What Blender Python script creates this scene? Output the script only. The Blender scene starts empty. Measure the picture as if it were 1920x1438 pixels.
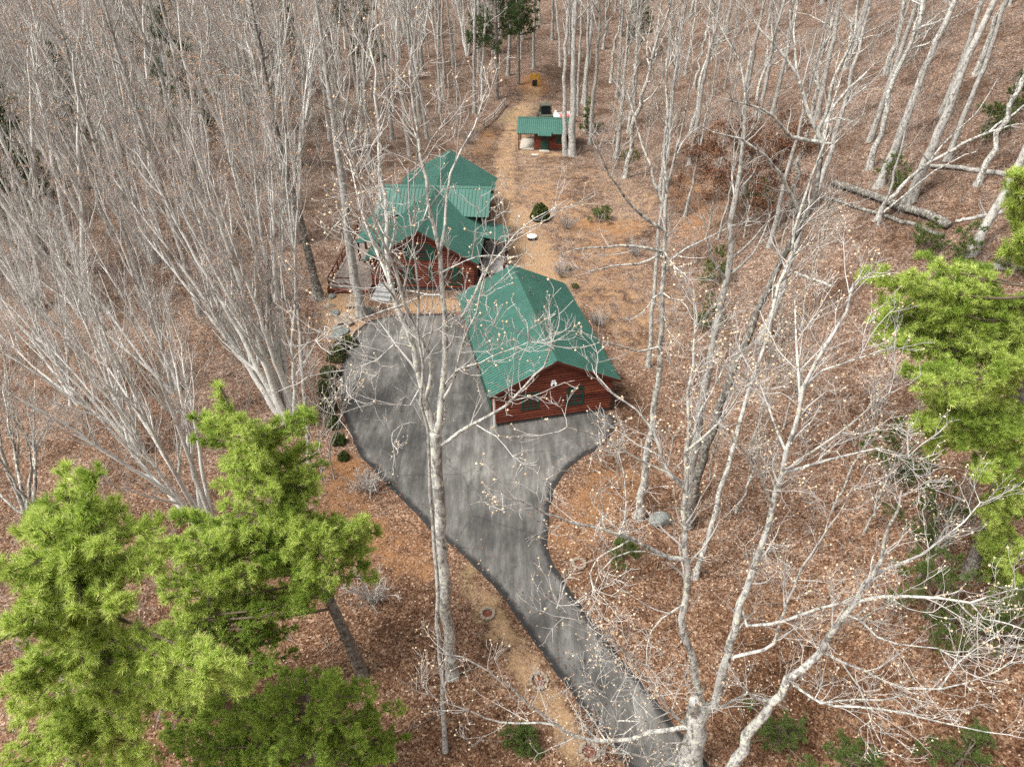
import bpy, bmesh, math, random
import numpy as np
from mathutils import Vector, Matrix

# ------------------------------------------------------------------ camera, sky, sun, exposure
SC = bpy.context.scene
COL = SC.collection
R = math.radians
PITCH, CAM_H, FPX = R(37.0), 28.0, 1331.0          # drone camera: pitch below the horizon, height, focal length in 1920-px units
cam = bpy.data.cameras.new('drone_camera')
cam.sensor_width = 36.0
cam.lens = 36.0 * FPX / 1920.0
cam.clip_start, cam.clip_end = 0.1, 2000.0
camo = bpy.data.objects.new('drone_camera', cam)
COL.objects.link(camo)
camo.location = (0, 0, CAM_H)
camo.rotation_euler = (R(90) - PITCH, 0, 0)
SC.camera = camo

SUN_EL, SUN_AZ = R(58), R(-115)                    # soft sun behind thin cloud, from the left
world = bpy.data.worlds.new('World'); SC.world = world
world.use_nodes = True
nt = world.node_tree; nt.nodes.clear()
wo = nt.nodes.new('ShaderNodeOutputWorld'); bg = nt.nodes.new('ShaderNodeBackground')
sky = nt.nodes.new('ShaderNodeTexSky'); sky.sky_type = 'NISHITA'; sky.sun_disc = False
sky.sun_elevation = SUN_EL; sky.sun_rotation = SUN_AZ
sky.air_density = 1.0; sky.dust_density = 6.0; sky.ozone_density = 0.5
hs = nt.nodes.new('ShaderNodeHueSaturation'); hs.inputs['Saturation'].default_value = 0.22
nt.links.new(sky.outputs[0], hs.inputs['Color']); nt.links.new(hs.outputs[0], bg.inputs[0])
bg.inputs[1].default_value = 0.135
nt.links.new(bg.outputs[0], wo.inputs[0])
sl = bpy.data.lights.new('sun', 'SUN'); sl.energy = 2.1; sl.angle = R(14); sl.color = (1.0, 0.985, 0.955)
so = bpy.data.objects.new('sun', sl); COL.objects.link(so)
sd = Vector((math.sin(SUN_AZ) * math.cos(SUN_EL), math.cos(SUN_AZ) * math.cos(SUN_EL), math.sin(SUN_EL)))
so.rotation_euler = sd.to_track_quat('Z', 'Y').to_euler(); so.location = (0, 0, 60)
SC.view_settings.view_transform = 'Standard'; SC.view_settings.look = 'None'
SC.view_settings.exposure = 0.95; SC.view_settings.gamma = 1.0; SC.view_settings.use_curve_mapping = False
SC.cycles.max_bounces = 5; SC.cycles.diffuse_bounces = 3; SC.cycles.glossy_bounces = 2
SC.cycles.use_denoising = False

# ------------------------------------------------------------------ ground height and pixel rays
CP, SP = math.cos(PITCH), math.sin(PITCH)
def vnoise(x, y, s, seed):
    x = np.asarray(x, float) / s; y = np.asarray(y, float) / s
    xi = np.floor(x).astype(int); yi = np.floor(y).astype(int); fx = x - xi; fy = y - yi
    fx = fx * fx * (3 - 2 * fx); fy = fy * fy * (3 - 2 * fy)
    def h(a, b):
        v = np.sin(a * 127.1 + b * 311.7 + seed * 74.7) * 43758.5453
        return v - np.floor(v)
    return (h(xi, yi) * (1 - fx) + h(xi + 1, yi) * fx) * (1 - fy) + (h(xi, yi + 1) * (1 - fx) + h(xi + 1, yi + 1) * fx) * fy
def ramp(t, k=4.0):
    t = np.maximum(0, t)
    return np.sqrt(t * t + k * k) - k
def ground_z(x, y):
    x = np.asarray(x, float); y = np.asarray(y, float)
    z = 0.52 * ramp(x - 10.5 - 0.05 * np.maximum(0, y - 40), 5)
    z = z + 0.17 * ramp(y - 95, 12)
    z = z - 0.10 * ramp(-x - 17, 6)
    wild = np.clip((np.maximum(x - 9.5, -x - 12.0)) / 6, 0, 1)
    wild = np.maximum(wild, np.clip((y - 88) / 10, 0, 1))
    z = z + wild * ((vnoise(x, y, 7, 1) - .5) * .7 + (vnoise(x, y, 2.6, 2) - .5) * .25)
    return z
def gz(x, y): return float(ground_z(x, y))
def ray(px, py):
    a = (px - 960) / FPX; b = -(py - 719) / FPX
    return np.array([a, CP + b * SP, -SP + b * CP])
def at_y(px, py, y):
    d = ray(px, py); t = y / d[1]
    return np.array([0, 0, CAM_H]) + d * t
def at_z(px, py, z):
    d = ray(px, py); t = (z - CAM_H) / d[2]
    return np.array([0, 0, CAM_H]) + d * t
def gp(px, py):
    d = ray(px, py); t = 5.0
    for _ in range(3000):
        p = np.array([0, 0, CAM_H]) + d * t
        if p[2] <= gz(p[0], p[1]): break
        t += 0.1
    return np.array([p[0], p[1], gz(p[0], p[1])])
def to_px(p):
    d = np.asarray(p, float) - np.array([0, 0, CAM_H])
    z = d[1] * CP - d[2] * SP; v = -(d[1] * SP + d[2] * CP)
    return 960 + FPX * d[0] / z, 719 + FPX * v / z

# ------------------------------------------------------------------ object helpers
def tag(o, label=None, cat=None, group=None, kind=None):
    if label: o['label'] = label
    if cat: o['category'] = cat
    if group: o['group'] = group
    if kind: o['kind'] = kind
    return o
def empty(name, loc, rz=0.0):
    o = bpy.data.objects.new(name, None); COL.objects.link(o)
    o.location = loc; o.rotation_euler = (0, 0, rz); o.empty_display_size = 0.3
    return o
class MB:
    """collects vertices and faces for ONE mesh object"""
    def __init__(s): s.v = []; s.f = []; s.m = []; s.n = 0; s.sm = []
    def add(s, verts, faces, mat=0, smooth=False):
        verts = np.asarray(verts, float).reshape(-1, 3); faces = np.asarray(faces, np.int64)
        s.v.append(verts); s.f.append(faces + s.n); s.m.append(np.full(len(faces), mat)); s.sm.append(np.full(len(faces), smooth))
        s.n += len(verts); return s
    def box(s, lo, hi, mat=0, rot=None):
        x0, y0, z0 = lo; x1, y1, z1 = hi
        v = np.array([[x0, y0, z0], [x1, y0, z0], [x1, y1, z0], [x0, y1, z0], [x0, y0, z1], [x1, y0, z1], [x1, y1, z1], [x0, y1, z1]], float)
        if rot is not None:
            c = v.mean(0); v = (v - c) @ np.array(rot.to_3x3()).T + c
        return s.add(v, [[0, 3, 2, 1], [4, 5, 6, 7], [0, 1, 5, 4], [1, 2, 6, 5], [2, 3, 7, 6], [3, 0, 4, 7]], mat)
    def beam(s, a, b, w, h, mat=0):
        a = np.asarray(a, float); b = np.asarray(b, float); t = (b - a) / np.linalg.norm(b - a)
        ref = np.array([0, 0, 1.]) if abs(t[2]) < .9 else np.array([0, 1., 0])
        u = np.cross(t, ref); u /= np.linalg.norm(u); v = np.cross(u, t)
        c = [a + u * sx * w / 2 + v * sv * h / 2 for sx, sv in ((-1, -1), (1, -1), (1, 1), (-1, 1))] + [b + u * sx * w / 2 + v * sv * h / 2 for sx, sv in ((-1, -1), (1, -1), (1, 1), (-1, 1))]
        return s.add(c, [[0, 1, 2, 3], [4, 7, 6, 5], [0, 4, 5, 1], [1, 5, 6, 2], [2, 6, 7, 3], [3, 7, 4, 0]], mat)
    def cyl(s, c, r, h, n=20, mat=0, r2=None):
        r2 = r if r2 is None else r2
        a = np.linspace(0, 2 * np.pi, n, endpoint=False); c = np.asarray(c, float)
        lo = np.stack([c[0] + r * np.cos(a), c[1] + r * np.sin(a), np.full(n, c[2])], 1)
        hi = np.stack([c[0] + r2 * np.cos(a), c[1] + r2 * np.sin(a), np.full(n, c[2] + h)], 1)
        ct = np.array([[c[0], c[1], c[2] + h]])
        i = np.arange(n); j = (i + 1) % n
        s.add(np.concatenate([lo, hi]), np.stack([i, j, j + n, i + n], 1), mat, True)
        s.add(np.concatenate([hi, ct]), np.stack([i, j, np.full(n, n), np.full(n, n)], 1)[:, :3], mat)
        return s
    def tubes(s, P, Rr, S=6, mat=0):
        P = np.asarray(P, float); Rr = np.asarray(Rr, float); N, K = P.shape[:2]
        if N == 0: return s
        T = np.gradient(P, axis=1); T /= np.linalg.norm(T, axis=2, keepdims=True) + 1e-12
        mean = P[:, -1] - P[:, 0]; mean /= np.linalg.norm(mean, axis=1, keepdims=True) + 1e-12
        ref = np.where(np.abs(mean[:, 2:3]) > .8, np.array([[1., .1, 0]]), np.array([[.05, .1, 1.]]))
        A = np.cross(T, ref[:, None, :]); A /= np.linalg.norm(A, axis=2, keepdims=True) + 1e-12
        B = np.cross(T, A)
        th = np.arange(S) * 2 * np.pi / S
        V = P[:, :, None, :] + Rr[:, :, None, None] * (np.cos(th)[None, None, :, None] * A[:, :, None, :] + np.sin(th)[None, None, :, None] * B[:, :, None, :])
        n = np.arange(N)[:, None, None] * K * S; k = np.arange(K - 1)[None, :, None] * S; q = np.arange(S)[None, None, :]; q2 = (q + 1) % S
        F = np.stack([n + k + q, n + k + q2, n + k + S + q2, n + k + S + q], -1).reshape(-1, 4)
        return s.add(V.reshape(-1, 3), F, mat, True)
    def mesh(s, name, mats):
        me = bpy.data.meshes.new(name)
        V = np.concatenate(s.v); me.vertices.add(len(V)); me.vertices.foreach_set('co', V.astype(np.float32).ravel())
        loops = np.concatenate([f.ravel() for f in s.f]); tot = np.concatenate([np.full(len(f), f.shape[1]) for f in s.f])
        start = np.concatenate([[0], np.cumsum(tot)[:-1]])
        me.loops.add(len(loops)); me.loops.foreach_set('vertex_index', loops.astype(np.int32))
        me.polygons.add(len(tot)); me.polygons.foreach_set('loop_start', start.astype(np.int32))
        me.polygons.foreach_set('material_index', np.concatenate(s.m).astype(np.int32))
        me.polygons.foreach_set('use_smooth', np.concatenate(s.sm).astype(bool))
        for m in (mats if isinstance(mats, (list, tuple)) else [mats]): me.materials.append(m)
        me.update(calc_edges=True); me.validate()
        return me
    def build(s, name, mats, parent=None):
        o = bpy.data.objects.new(name, s.mesh(name, mats)); COL.objects.link(o)
        if parent is not None: o.parent = parent
        return o
def copy_tree(o, parent=None):
    c = o.copy(); COL.objects.link(c)
    if parent is not None: c.parent = parent
    for ch in o.children: copy_tree(ch, c)
    return c

# ------------------------------------------------------------------ materials
class M:
    def __init__(s, name, rough=.8, spec=.3, metal=0.0):
        s.m = bpy.data.materials.new(name); s.m.use_nodes = True; s.t = s.m.node_tree
        s.b = s.t.nodes['Principled BSDF']; s.b.inputs['Roughness'].default_value = rough
        s.b.inputs['Specular IOR Level'].default_value = spec; s.b.inputs['Metallic'].default_value = metal
        s.tc = None
    def n(s, t, **k):
        x = s.t.nodes.new('ShaderNode' + t)
        for a, b in k.items(): setattr(x, a, b)
        return x
    def l(s, a, b): s.t.links.new(a, b)
    def coords(s, kind='Object', scale=(1, 1, 1), rot=(0, 0, 0)):
        tc = s.n('TexCoord'); mp = s.n('Mapping'); mp.inputs['Scale'].default_value = scale; mp.inputs['Rotation'].default_value = rot
        s.l(tc.outputs[kind], mp.inputs[0]); return mp.outputs[0]
    def noise(s, vec, scale, detail=4, rough=.55):
        x = s.n('TexNoise'); x.inputs['Scale'].default_value = scale; x.inputs['Detail'].default_value = detail; x.inputs['Roughness'].default_value = rough
        if vec is not None: s.l(vec, x.inputs['Vector'])
        return x.outputs['Fac']
    def ramp(s, fac, stops, const=False):
        x = s.n('ValToRGB'); cr = x.color_ramp
        if const: cr.interpolation = 'CONSTANT'
        while len(cr.elements) < len(stops): cr.elements.new(.5)
        for e, (p, c) in zip(cr.elements, stops): e.position = p; e.color = (*c, 1) if len(c) == 3 else c
        s.l(fac, x.inputs[0]); return x.outputs[0]
    def mix(s, fac, a, b, mode='MIX'):
        x = s.n('MixRGB', blend_type=mode)
        for v, i in ((fac, 0), (a, 1), (b, 2)):
            if isinstance(v, (int, float)): x.inputs[i].default_value = v
            elif isinstance(v, tuple): x.inputs[i].default_value = (*v, 1)
            else: s.l(v, x.inputs[i])
        return x.outputs[0]
    def math(s, op, a, b=0.0):
        x = s.n('Math', operation=op)
        for v, i in ((a, 0), (b, 1)):
            if isinstance(v, (int, float)): x.inputs[i].default_value = v
            else: s.l(v, x.inputs[i])
        return x.outputs[0]
    def col(s, c):
        if isinstance(c, tuple): s.b.inputs['Base Color'].default_value = (*c, 1)
        else: s.l(c, s.b.inputs['Base Color'])
        return s
    def bump(s, h, strength=.4, dist=.02):
        x = s.n('Bump'); x.inputs['Strength'].default_value = strength; x.inputs['Distance'].default_value = dist
        s.l(h, x.inputs['Height']); s.l(x.outputs[0], s.b.inputs['Normal']); return s
def plain(name, c, rough=.7, spec=.3, var=.25, scale=6.0, metal=0.0):
    m = M(name, rough, spec, metal); f = m.noise(m.coords('Object'), scale, 5)
    a = tuple(x * (1 - var) for x in c); b = tuple(min(1, x * (1 + var)) for x in c)
    m.col(m.ramp(f, [(.3, a), (.7, b)])); return m.m
def bark(name, pale, dark, lichen=None, blot=.42, vscale=3.0):
    m = M(name, .9, .1)
    v = m.coords('Object', (1, 1, .35)); f = m.noise(v, vscale * 3, 6, .7)
    c = m.ramp(f, [(blot - .07, dark), (blot + .04, pale), (.75, tuple(min(1, x * 1.25) for x in pale))])
    f2 = m.noise(m.coords('Object', (1, 1, .6)), vscale * .9, 5, .6)
    c = m.mix(m.ramp(f2, [(.38, (.8, .8, .8)), (.46, (0, 0, 0))]), c, tuple(x * 1.3 for x in dark))
    big = m.noise(m.coords('Object'), .9, 3)
    c = m.mix(m.ramp(big, [(.35, (.0, .0, .0)), (.7, (.45, .45, .45))]), c, tuple(x * .55 for x in pale))
    if lichen:
        g = m.noise(m.coords('Object'), 5.5, 5, .6)
        c = m.mix(m.ramp(g, [(.52, (0, 0, 0)), (.58, (.85, .85, .85))]), c, lichen)
    m.col(c); m.bump(f, .6, .03); return m.m
MAT = {}
MAT['bark_white'] = bark('pale_birch_like_bark', (.50, .485, .455), (.14, .13, .115), (.60, .60, .48), .48, 2.2)
MAT['bark_lichen'] = bark('lichen_crusted_bark', (.42, .405, .37), (.085, .078, .066), (.60, .59, .49), .47, 2.4)
MAT['bark_bright'] = bark('bright_grey_maple_bark', (.60, .585, .55), (.27, .25, .225), (.62, .61, .52), .41)
MAT['bark_grey'] = bark('grey_hardwood_bark', (.38, .362, .332), (.12, .105, .09), (.42, .41, .35), .46)
MAT['bark_dark'] = bark('dark_furrowed_bark', (.17, .15, .13), (.045, .04, .034), (.32, .32, .27), .46)
MAT['bark_pine'] = bark('pine_bark', (.22, .19, .165), (.07, .055, .045), (.33, .32, .28), .44)
MAT['twig_pale'] = plain('pale_twigs', (.42, .395, .36), .9, .1, .3, 1.5)
MAT['twig_grey'] = plain('grey_brown_twigs', (.33, .307, .277), .9, .1, .35, .8)
MAT['twig_pink'] = plain('pinkish_grey_twigs', (.335, .298, .27), .9, .1, .35, .8)
MAT['pine_wood'] = plain('brown_pine_branches', (.13, .10, .07), .9, .1, .3, 2)
MAT['stick'] = plain('weathered_fallen_sticks', (.20, .165, .135), .9, .1, .5, .7)
MAT['twig_dark'] = plain('dark_twigs', (.15, .12, .10), .9, .1, .3, 1)
def island(name, stops, rough=.8, spec=.2, trans=0.0):
    m = M(name, rough, spec); g = m.n('NewGeometry')
    c = m.ramp(g.outputs['Random Per Island'], stops); m.col(c)
    if trans: 
        m.b.inputs['Subsurface Weight'].default_value = 0.0
        t = m.n('BsdfTranslucent'); m.l(c, t.inputs[0]); mx = m.n('MixShader'); mx.inputs[0].default_value = trans
        out = m.t.nodes['Material Output']; m.l(m.b.outputs[0], mx.inputs[1]); m.l(t.outputs[0], mx.inputs[2]); m.l(mx.outputs[0], out.inputs[0])
    return m.m
MAT['seed'] = island('dry_seed_heads', [(0, (.42, .29, .17)), (.5, (.58, .44, .29)), (1, (.70, .58, .41))])
MAT['bud'] = island('tan_buds', [(0, (.42, .25, .15)), (1, (.55, .38, .25))])
MAT['rust_leaf'] = island('clinging_rust_leaves', [(0, (.055, .026, .016)), (.5, (.125, .055, .028)), (1, (.22, .105, .055))])
MAT['needle'] = island('pine_needles', [(0, (.30, .22, .08)), (.04, (.21, .32, .045)), (.5, (.50, .64, .11)), (1, (.80, .84, .34))], .6, .25, .45)
MAT['needle_deep'] = island('deep_green_needles', [(0, (.14, .22, .03)), (.5, (.29, .41, .06)), (1, (.45, .56, .13))], .6, .25, .4)
MAT['needle_under'] = island('dull_understory_needles', [(0, (.055, .085, .02)), (.5, (.115, .165, .038)), (1, (.20, .25, .075))], .6, .25, .3)  # dull dark green, the needle colour of the young understory pines
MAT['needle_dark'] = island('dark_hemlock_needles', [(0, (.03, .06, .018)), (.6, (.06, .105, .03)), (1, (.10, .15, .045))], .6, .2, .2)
MAT['box_leaf'] = island('boxwood_leaves', [(0, (.03, .05, .012)), (.6, (.065, .085, .02)), (1, (.12, .12, .035))], .6, .25, .2)
MAT['olive_leaf'] = island('olive_shrub_leaves', [(0, (.09, .09, .02)), (1, (.20, .19, .06))], .7, .2, .2)
MAT['litter'] = island('fallen_leaves', [(0, (.045, .020, .010)), (.3, (.12, .056, .030)), (.6, (.21, .115, .069)), (.85, (.32, .21, .145)), (1, (.48, .37, .28))], .8, .2)

def ground_mat():
    m = M('leaf_litter_ground', .95, .1)
    v = m.coords('Object')
    def vor(scale):
        x = m.n('TexVoronoi'); x.inputs['Scale'].default_value = scale; m.l(v, x.inputs['Vector']); return x
    w = m.n('VectorMath', operation='ADD')
    a = vor(10.5)
    sep = m.n('SeparateColor'); m.l(a.outputs['Color'], sep.inputs[0])
    leaf = m.ramp(sep.outputs[0], [(0, (.022, .012, .008)), (.22, (.075, .040, .024)), (.5, (.15, .083, .052)), (.74, (.22, .15, .107)), (.9, (.33, .255, .20)), (1, (.48, .40, .33))])
    b = vor(23.0); sb = m.n('SeparateColor'); m.l(b.outputs['Color'], sb.inputs[0])
    leaf2 = m.ramp(sb.outputs[1], [(0, (.014, .009, .006)), (.45, (.11, .062, .039)), (1, (.37, .27, .205))])
    c = m.mix(.5, leaf, leaf2)
    pat = m.noise(v, .22, 5, .6)
    c = m.mix(1.0, c, m.ramp(pat, [(.36, (.56, .52, .48)), (.5, (1, 1, 1)), (.64, (1.2, 1.25, 1.28))]), 'MULTIPLY')
    pat2 = m.noise(v, 1.3, 5, .65)
    c = m.mix(1.0, c, m.ramp(pat2, [(.32, (.58, .55, .53)), (.55, (1.05, 1.05, 1.05)), (.75, (1.25, 1.22, 1.2))]), 'MULTIPLY')
    sx = m.n('SeparateXYZ'); m.l(v, sx.inputs[0])
    old = m.math('ADD', m.math('MULTIPLY', sx.outputs[1], 1 / 60.0), m.math('MULTIPLY', m.noise(v, .09, 5, .65), 1.6))
    c = m.mix(1.0, c, m.ramp(m.math('MULTIPLY', old, .5), [(.45, (.96, .80, .64)), (.85, (1.0, 1.0, 1.0))]), 'MULTIPLY')
    at = m.n('Attribute', attribute_name='soil'); sp = m.n('SeparateColor'); m.l(at.outputs['Color'], sp.inputs[0])
    nz = m.noise(v, 1.1, 7, .7)
    def mask(ch):
        s1 = m.math('ADD', sp.outputs[ch], m.math('MULTIPLY', m.math('SUBTRACT', nz, .5), 1.5))
        s1 = m.math('MULTIPLY', s1, m.math('GREATER_THAN', sp.outputs[ch], .02))
        return m.ramp(s1, [(.34, (0, 0, 0)), (.72, (.9, .9, .9))])
    fine = m.noise(v, 9, 6, .7)
    dirt = m.ramp(fine, [(.25, (.19, .11, .058)), (.5, (.315, .20, .112)), (.75, (.43, .315, .205))])
    orange = m.ramp(fine, [(.25, (.15, .066, .028)), (.5, (.235, .118, .052)), (.75, (.32, .185, .095))])
    green = m.ramp(fine, [(.25, (.10, .08, .035)), (.5, (.20, .145, .075)), (.75, (.31, .23, .13))])
    c = m.mix(mask(1), c, orange); c = m.mix(mask(2), c, green); c = m.mix(mask(0), c, dirt)
    m.col(c)
    h = m.math('ADD', m.math('MULTIPLY', sep.outputs[1], .6), m.math('MULTIPLY', sb.outputs[0], .4))
    m.bump(h, .7, .06); return m.m
MAT['ground'] = ground_mat()
def asphalt_mat():
    m = M('worn_asphalt', .92, .2)
    v = m.coords('Object')
    f = m.noise(m.coords('Object', (1.0, .3, 1), (0, 0, R(-20))), 1.3, 8, .72)
    c = m.ramp(f, [(.3, (.062, .059, .053)), (.5, (.108, .103, .093)), (.68, (.175, .168, .153))])
    big = m.noise(v, .23, 4, .6)
    c = m.mix(1.0, c, m.ramp(big, [(.36, (.6, .6, .61)), (.5, (1, 1, 1)), (.64, (1.3, 1.29, 1.27))]), 'MULTIPLY')
    sp = m.noise(v, 40, 3, .8)
    c = m.mix(1.0, c, m.ramp(sp, [(.3, (.8, .8, .8)), (.7, (1.15, 1.15, 1.15))]), 'MULTIPLY')
    st = m.noise(m.coords('Object', (1.0, .12, 1), (0, 0, R(-32))), 3.2, 6, .75)
    c = m.mix(1.0, c, m.ramp(st, [(.36, (.72, .72, .72)), (.52, (1, 1, 1)), (.66, (1.25, 1.25, 1.24))]), 'MULTIPLY')
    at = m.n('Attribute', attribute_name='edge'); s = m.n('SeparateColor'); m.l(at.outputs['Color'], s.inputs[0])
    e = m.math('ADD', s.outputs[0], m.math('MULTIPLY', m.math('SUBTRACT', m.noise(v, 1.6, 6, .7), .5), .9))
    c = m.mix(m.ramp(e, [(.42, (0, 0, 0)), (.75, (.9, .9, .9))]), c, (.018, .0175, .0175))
    cr = m.n('TexVoronoi', feature='DISTANCE_TO_EDGE'); cr.inputs['Scale'].default_value = .16
    ds = m.noise(v, .8, 4); vm = m.n('VectorMath', operation='ADD'); sc_ = m.n('VectorMath', operation='SCALE'); m.l(ds, sc_.inputs[0]); sc_.inputs['Scale'].default_value = 1.2
    m.l(v, vm.inputs[0]); m.l(sc_.outputs[0], vm.inputs[1]); m.l(vm.outputs[0], cr.inputs['Vector'])
    c = m.mix(m.ramp(cr.outputs['Distance'], [(.0, (.55, .55, .55)), (.006, (0, 0, 0))]), c, (.03, .03, .03))
    m.col(c); m.bump(sp, .3, .01); return m.m
MAT['asphalt'] = asphalt_mat()
def metal_green(name, c):
    m = M(name, .5, .4)
    f = m.noise(m.coords('Object', (1, 1, 1)), .5, 5, .65); g = m.noise(m.coords('Object'), 5, 4, .7)
    x = m.ramp(f, [(.3, tuple(q * .82 for q in c)), (.7, tuple(q * 1.15 for q in c))])
    x = m.mix(m.ramp(g, [(.55, (0, 0, 0)), (.8, (.22, .22, .22))]), x, (.16, .2, .16))
    m.col(x); return m.m
MAT['roof'] = metal_green('green_metal_roofing', (.036, .11, .083))
MAT['roof_trim'] = metal_green('green_metal_trim', (.018, .075, .052))
MAT['green_paint'] = plain('dark_green_paint', (.012, .055, .035), .5, .3, .2)
def log_mat():
    m = M('red_stained_logs', .6, .3)
    f = m.noise(m.coords('Object', (.25, .25, 2.2)), 4, 6, .65)
    c = m.ramp(f, [(.25, (.055, .014, .008)), (.5, (.135, .031, .0155)), (.78, (.23, .068, .034))])
    k = m.noise(m.coords('Object', (.12, .12, 5.0)), 1.0, 2, .5)
    c = m.mix(1.0, c, m.ramp(k, [(.36, (.55, .5, .5)), (.5, (1, 1, 1)), (.64, (1.4, 1.5, 1.4))]), 'MULTIPLY')
    m.col(c); m.bump(f, .3, .01); return m.m
MAT['log'] = log_mat()
MAT['dark_wood'] = plain('dark_red_brown_wood', (.07, .022, .014), .7, .2, .3, 9)
gl = M('dark_window_glass', .06, .6); gl.col((.012, .016, .016)); MAT['glass'] = gl.m
MAT['foundation'] = plain('dark_foundation_block', (.07, .068, .064), .9, .1, .3, 8)
MAT['concrete'] = plain('pale_concrete', (.42, .38, .32), .9, .1, .2, 5)
MAT['grey_boards'] = plain('weathered_grey_boards', (.34, .32, .30), .9, .1, .3, 4)
MAT['deck_boards'] = plain('brown_grey_deck_boards', (.20, .165, .14), .9, .1, .35, 4)
MAT['grey_log'] = plain('weathered_grey_rail', (.33, .30, .27), .9, .1, .35, 3)
MAT['stone'] = plain('tan_field_stone', (.27, .215, .16), .95, .1, .35, 4)
MAT['grey_stone'] = plain('grey_green_lichen_stone', (.17, .18, .165), .95, .1, .4, 5)
MAT['white'] = plain('off_white_paint', (.72, .71, .68), .6, .3, .08)
MAT['yellow'] = plain('yellow_ochre_paint', (.52, .28, .05), .7, .2, .2)
MAT['black'] = plain('black_plastic', (.018, .018, .019), .6, .3, .3)
MAT['camo'] = plain('olive_camouflage', (.075, .08, .055), .7, .2, .7, 5)
MAT['pinkred'] = plain('faded_red_paint', (.45, .13, .11), .6, .3, .2)
MAT['mulch'] = plain('red_brown_mulch', (.13, .05, .03), .95, .1, .5, 12)
MAT['slate'] = plain('grey_slate_tread', (.30, .30, .29), .9, .1, .3, 5)
MAT['log_end'] = plain('fresh_split_wood', (.50, .33, .17), .9, .1, .2, 6)

# ------------------------------------------------------------------ setting: ground
def seg_dist(X, Y, pts):
    d = np.full(X.shape, 1e9)
    for a, b in zip(pts[:-1], pts[1:]):
        ax, ay = a[:2]; bx, by = b[:2]; dx, dy = bx - ax, by - ay; L2 = dx * dx + dy * dy + 1e-9
        t = np.clip(((X - ax) * dx + (Y - ay) * dy) / L2, 0, 1)
        d = np.minimum(d, np.hypot(X - ax - t * dx, Y - ay - t * dy))
    return d
def soil_masks(X, Y):
    S = np.zeros(X.shape + (4,)); S[..., 3] = 1
    def stroke(ch, px, w, v=1.0, soft=.9):
        pts = [gp(*p) for p in px]
        if len(pts) == 1: pts = pts * 2
        d = seg_dist(X, Y, pts)
        S[..., ch] = np.maximum(S[..., ch], v * np.clip(1 - (d - w * .5) / (w * soft + .3), 0, 1))
    stroke(0, [(1003, 165), (990, 190), (962, 238), (946, 290), (948, 340), (955, 400)], 1.3, .62)
    stroke(0, [(955, 400), (975, 450), (1000, 490), (1020, 525)], 2.4, .9)
    stroke(0, [(965, 470), (1000, 470), (1025, 540), (1050, 575)], 1.6, .8)
    stroke(0, [(965, 240), (985, 285), (1040, 290)], 1.2, .6)
    stroke(0, [(755, 572), (800, 570), (850, 575)], 1.0, .95)
    stroke(0, [(630, 545), (640, 580), (650, 620)], 1.6, .8)
    stroke(0, [(900, 1110), (935, 1180), (975, 1240)], .45, .62)
    stroke(0, [(985, 1250), (1030, 1320), (1075, 1390)], .6, .66)
    stroke(2, [(880, 1080), (935, 1180), (1010, 1290), (1090, 1410)], .8, .5)
    stroke(1, [(1100, 420), (1150, 430), (1185, 425)], 1.6, .8)
    stroke(1, [(640, 870), (660, 880)], .9, .8)
    stroke(1, [(1090, 960), (1130, 900)], 1.4, .55)
    stroke(1, [(1000, 170), (1000, 150)], 2.5, .7)
    stroke(1, [(920, 250), (900, 285)], 1.5, .5)
    stroke(1, [(1300, 350), (1340, 390), (1300, 430)], 3, .5)
    stroke(0, [(1000, 330), (1020, 400), (1090, 390), (1180, 420)], 3.0, .46)
    stroke(1, [(1060, 450), (1120, 520), (1160, 600)], 3.5, .46)
    stroke(0, [(1120, 540), (1180, 620), (1240, 560)], 2.5, .42)
    stroke(1, [(1180, 900), (1140, 950), (1060, 1010)], 1.5, .5)
    stroke(1, [(600, 900), (640, 960), (720, 1020), (780, 1060)], 1.6, .52)
    stroke(0, [(1000, 300), (1060, 340), (1110, 330), (1200, 380)], 3.5, .42)
    stroke(0, [(1060, 400), (1130, 480), (1190, 560), (1215, 640)], 4.0, .4)
    stroke(1, [(1020, 360), (1090, 430), (1170, 480)], 3.0, .5)
    stroke(2, [(985, 205), (955, 225)], 2, .6)
    stroke(2, [(880, 260), (930, 330), (945, 400)], 2, .35)
    stroke(0, [(1150, 440), (1210, 470), (1160, 500)], 2, .38)
    stroke(0, [(1080, 470), (1140, 560), (1200, 480)], 2, .3)
    return S
def axis(parts):
    return np.unique(np.round(np.concatenate([np.arange(a, b, s) for a, b, s in parts]), 4))
gx = axis([(-330, -90, 12), (-90, -40, 3), (-40, 48, .45), (48, 100, 3), (100, 331, 12)])
gy = axis([(-60, 4, 4), (4, 100, .45), (100, 160, 2), (160, 421, 10)])
X, Y = np.meshgrid(gx, gy); Z = ground_z(X, Y)
nx, ny = len(gx), len(gy); i = np.arange(nx - 1)[None, :] + np.arange(ny - 1)[:, None] * nx
g = MB().add(np.stack([X, Y, Z], -1).reshape(-1, 3), np.stack([i, i + 1, i + 1 + nx, i + nx], -1).reshape(-1, 4), 0, True)
ground = g.build('ground', MAT['ground']); tag(ground, kind='structure')
at = ground.data.color_attributes.new('soil', 'FLOAT_COLOR', 'POINT')
at.data.foreach_set('color', soil_masks(X, Y).reshape(-1).astype(np.float32))

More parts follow.
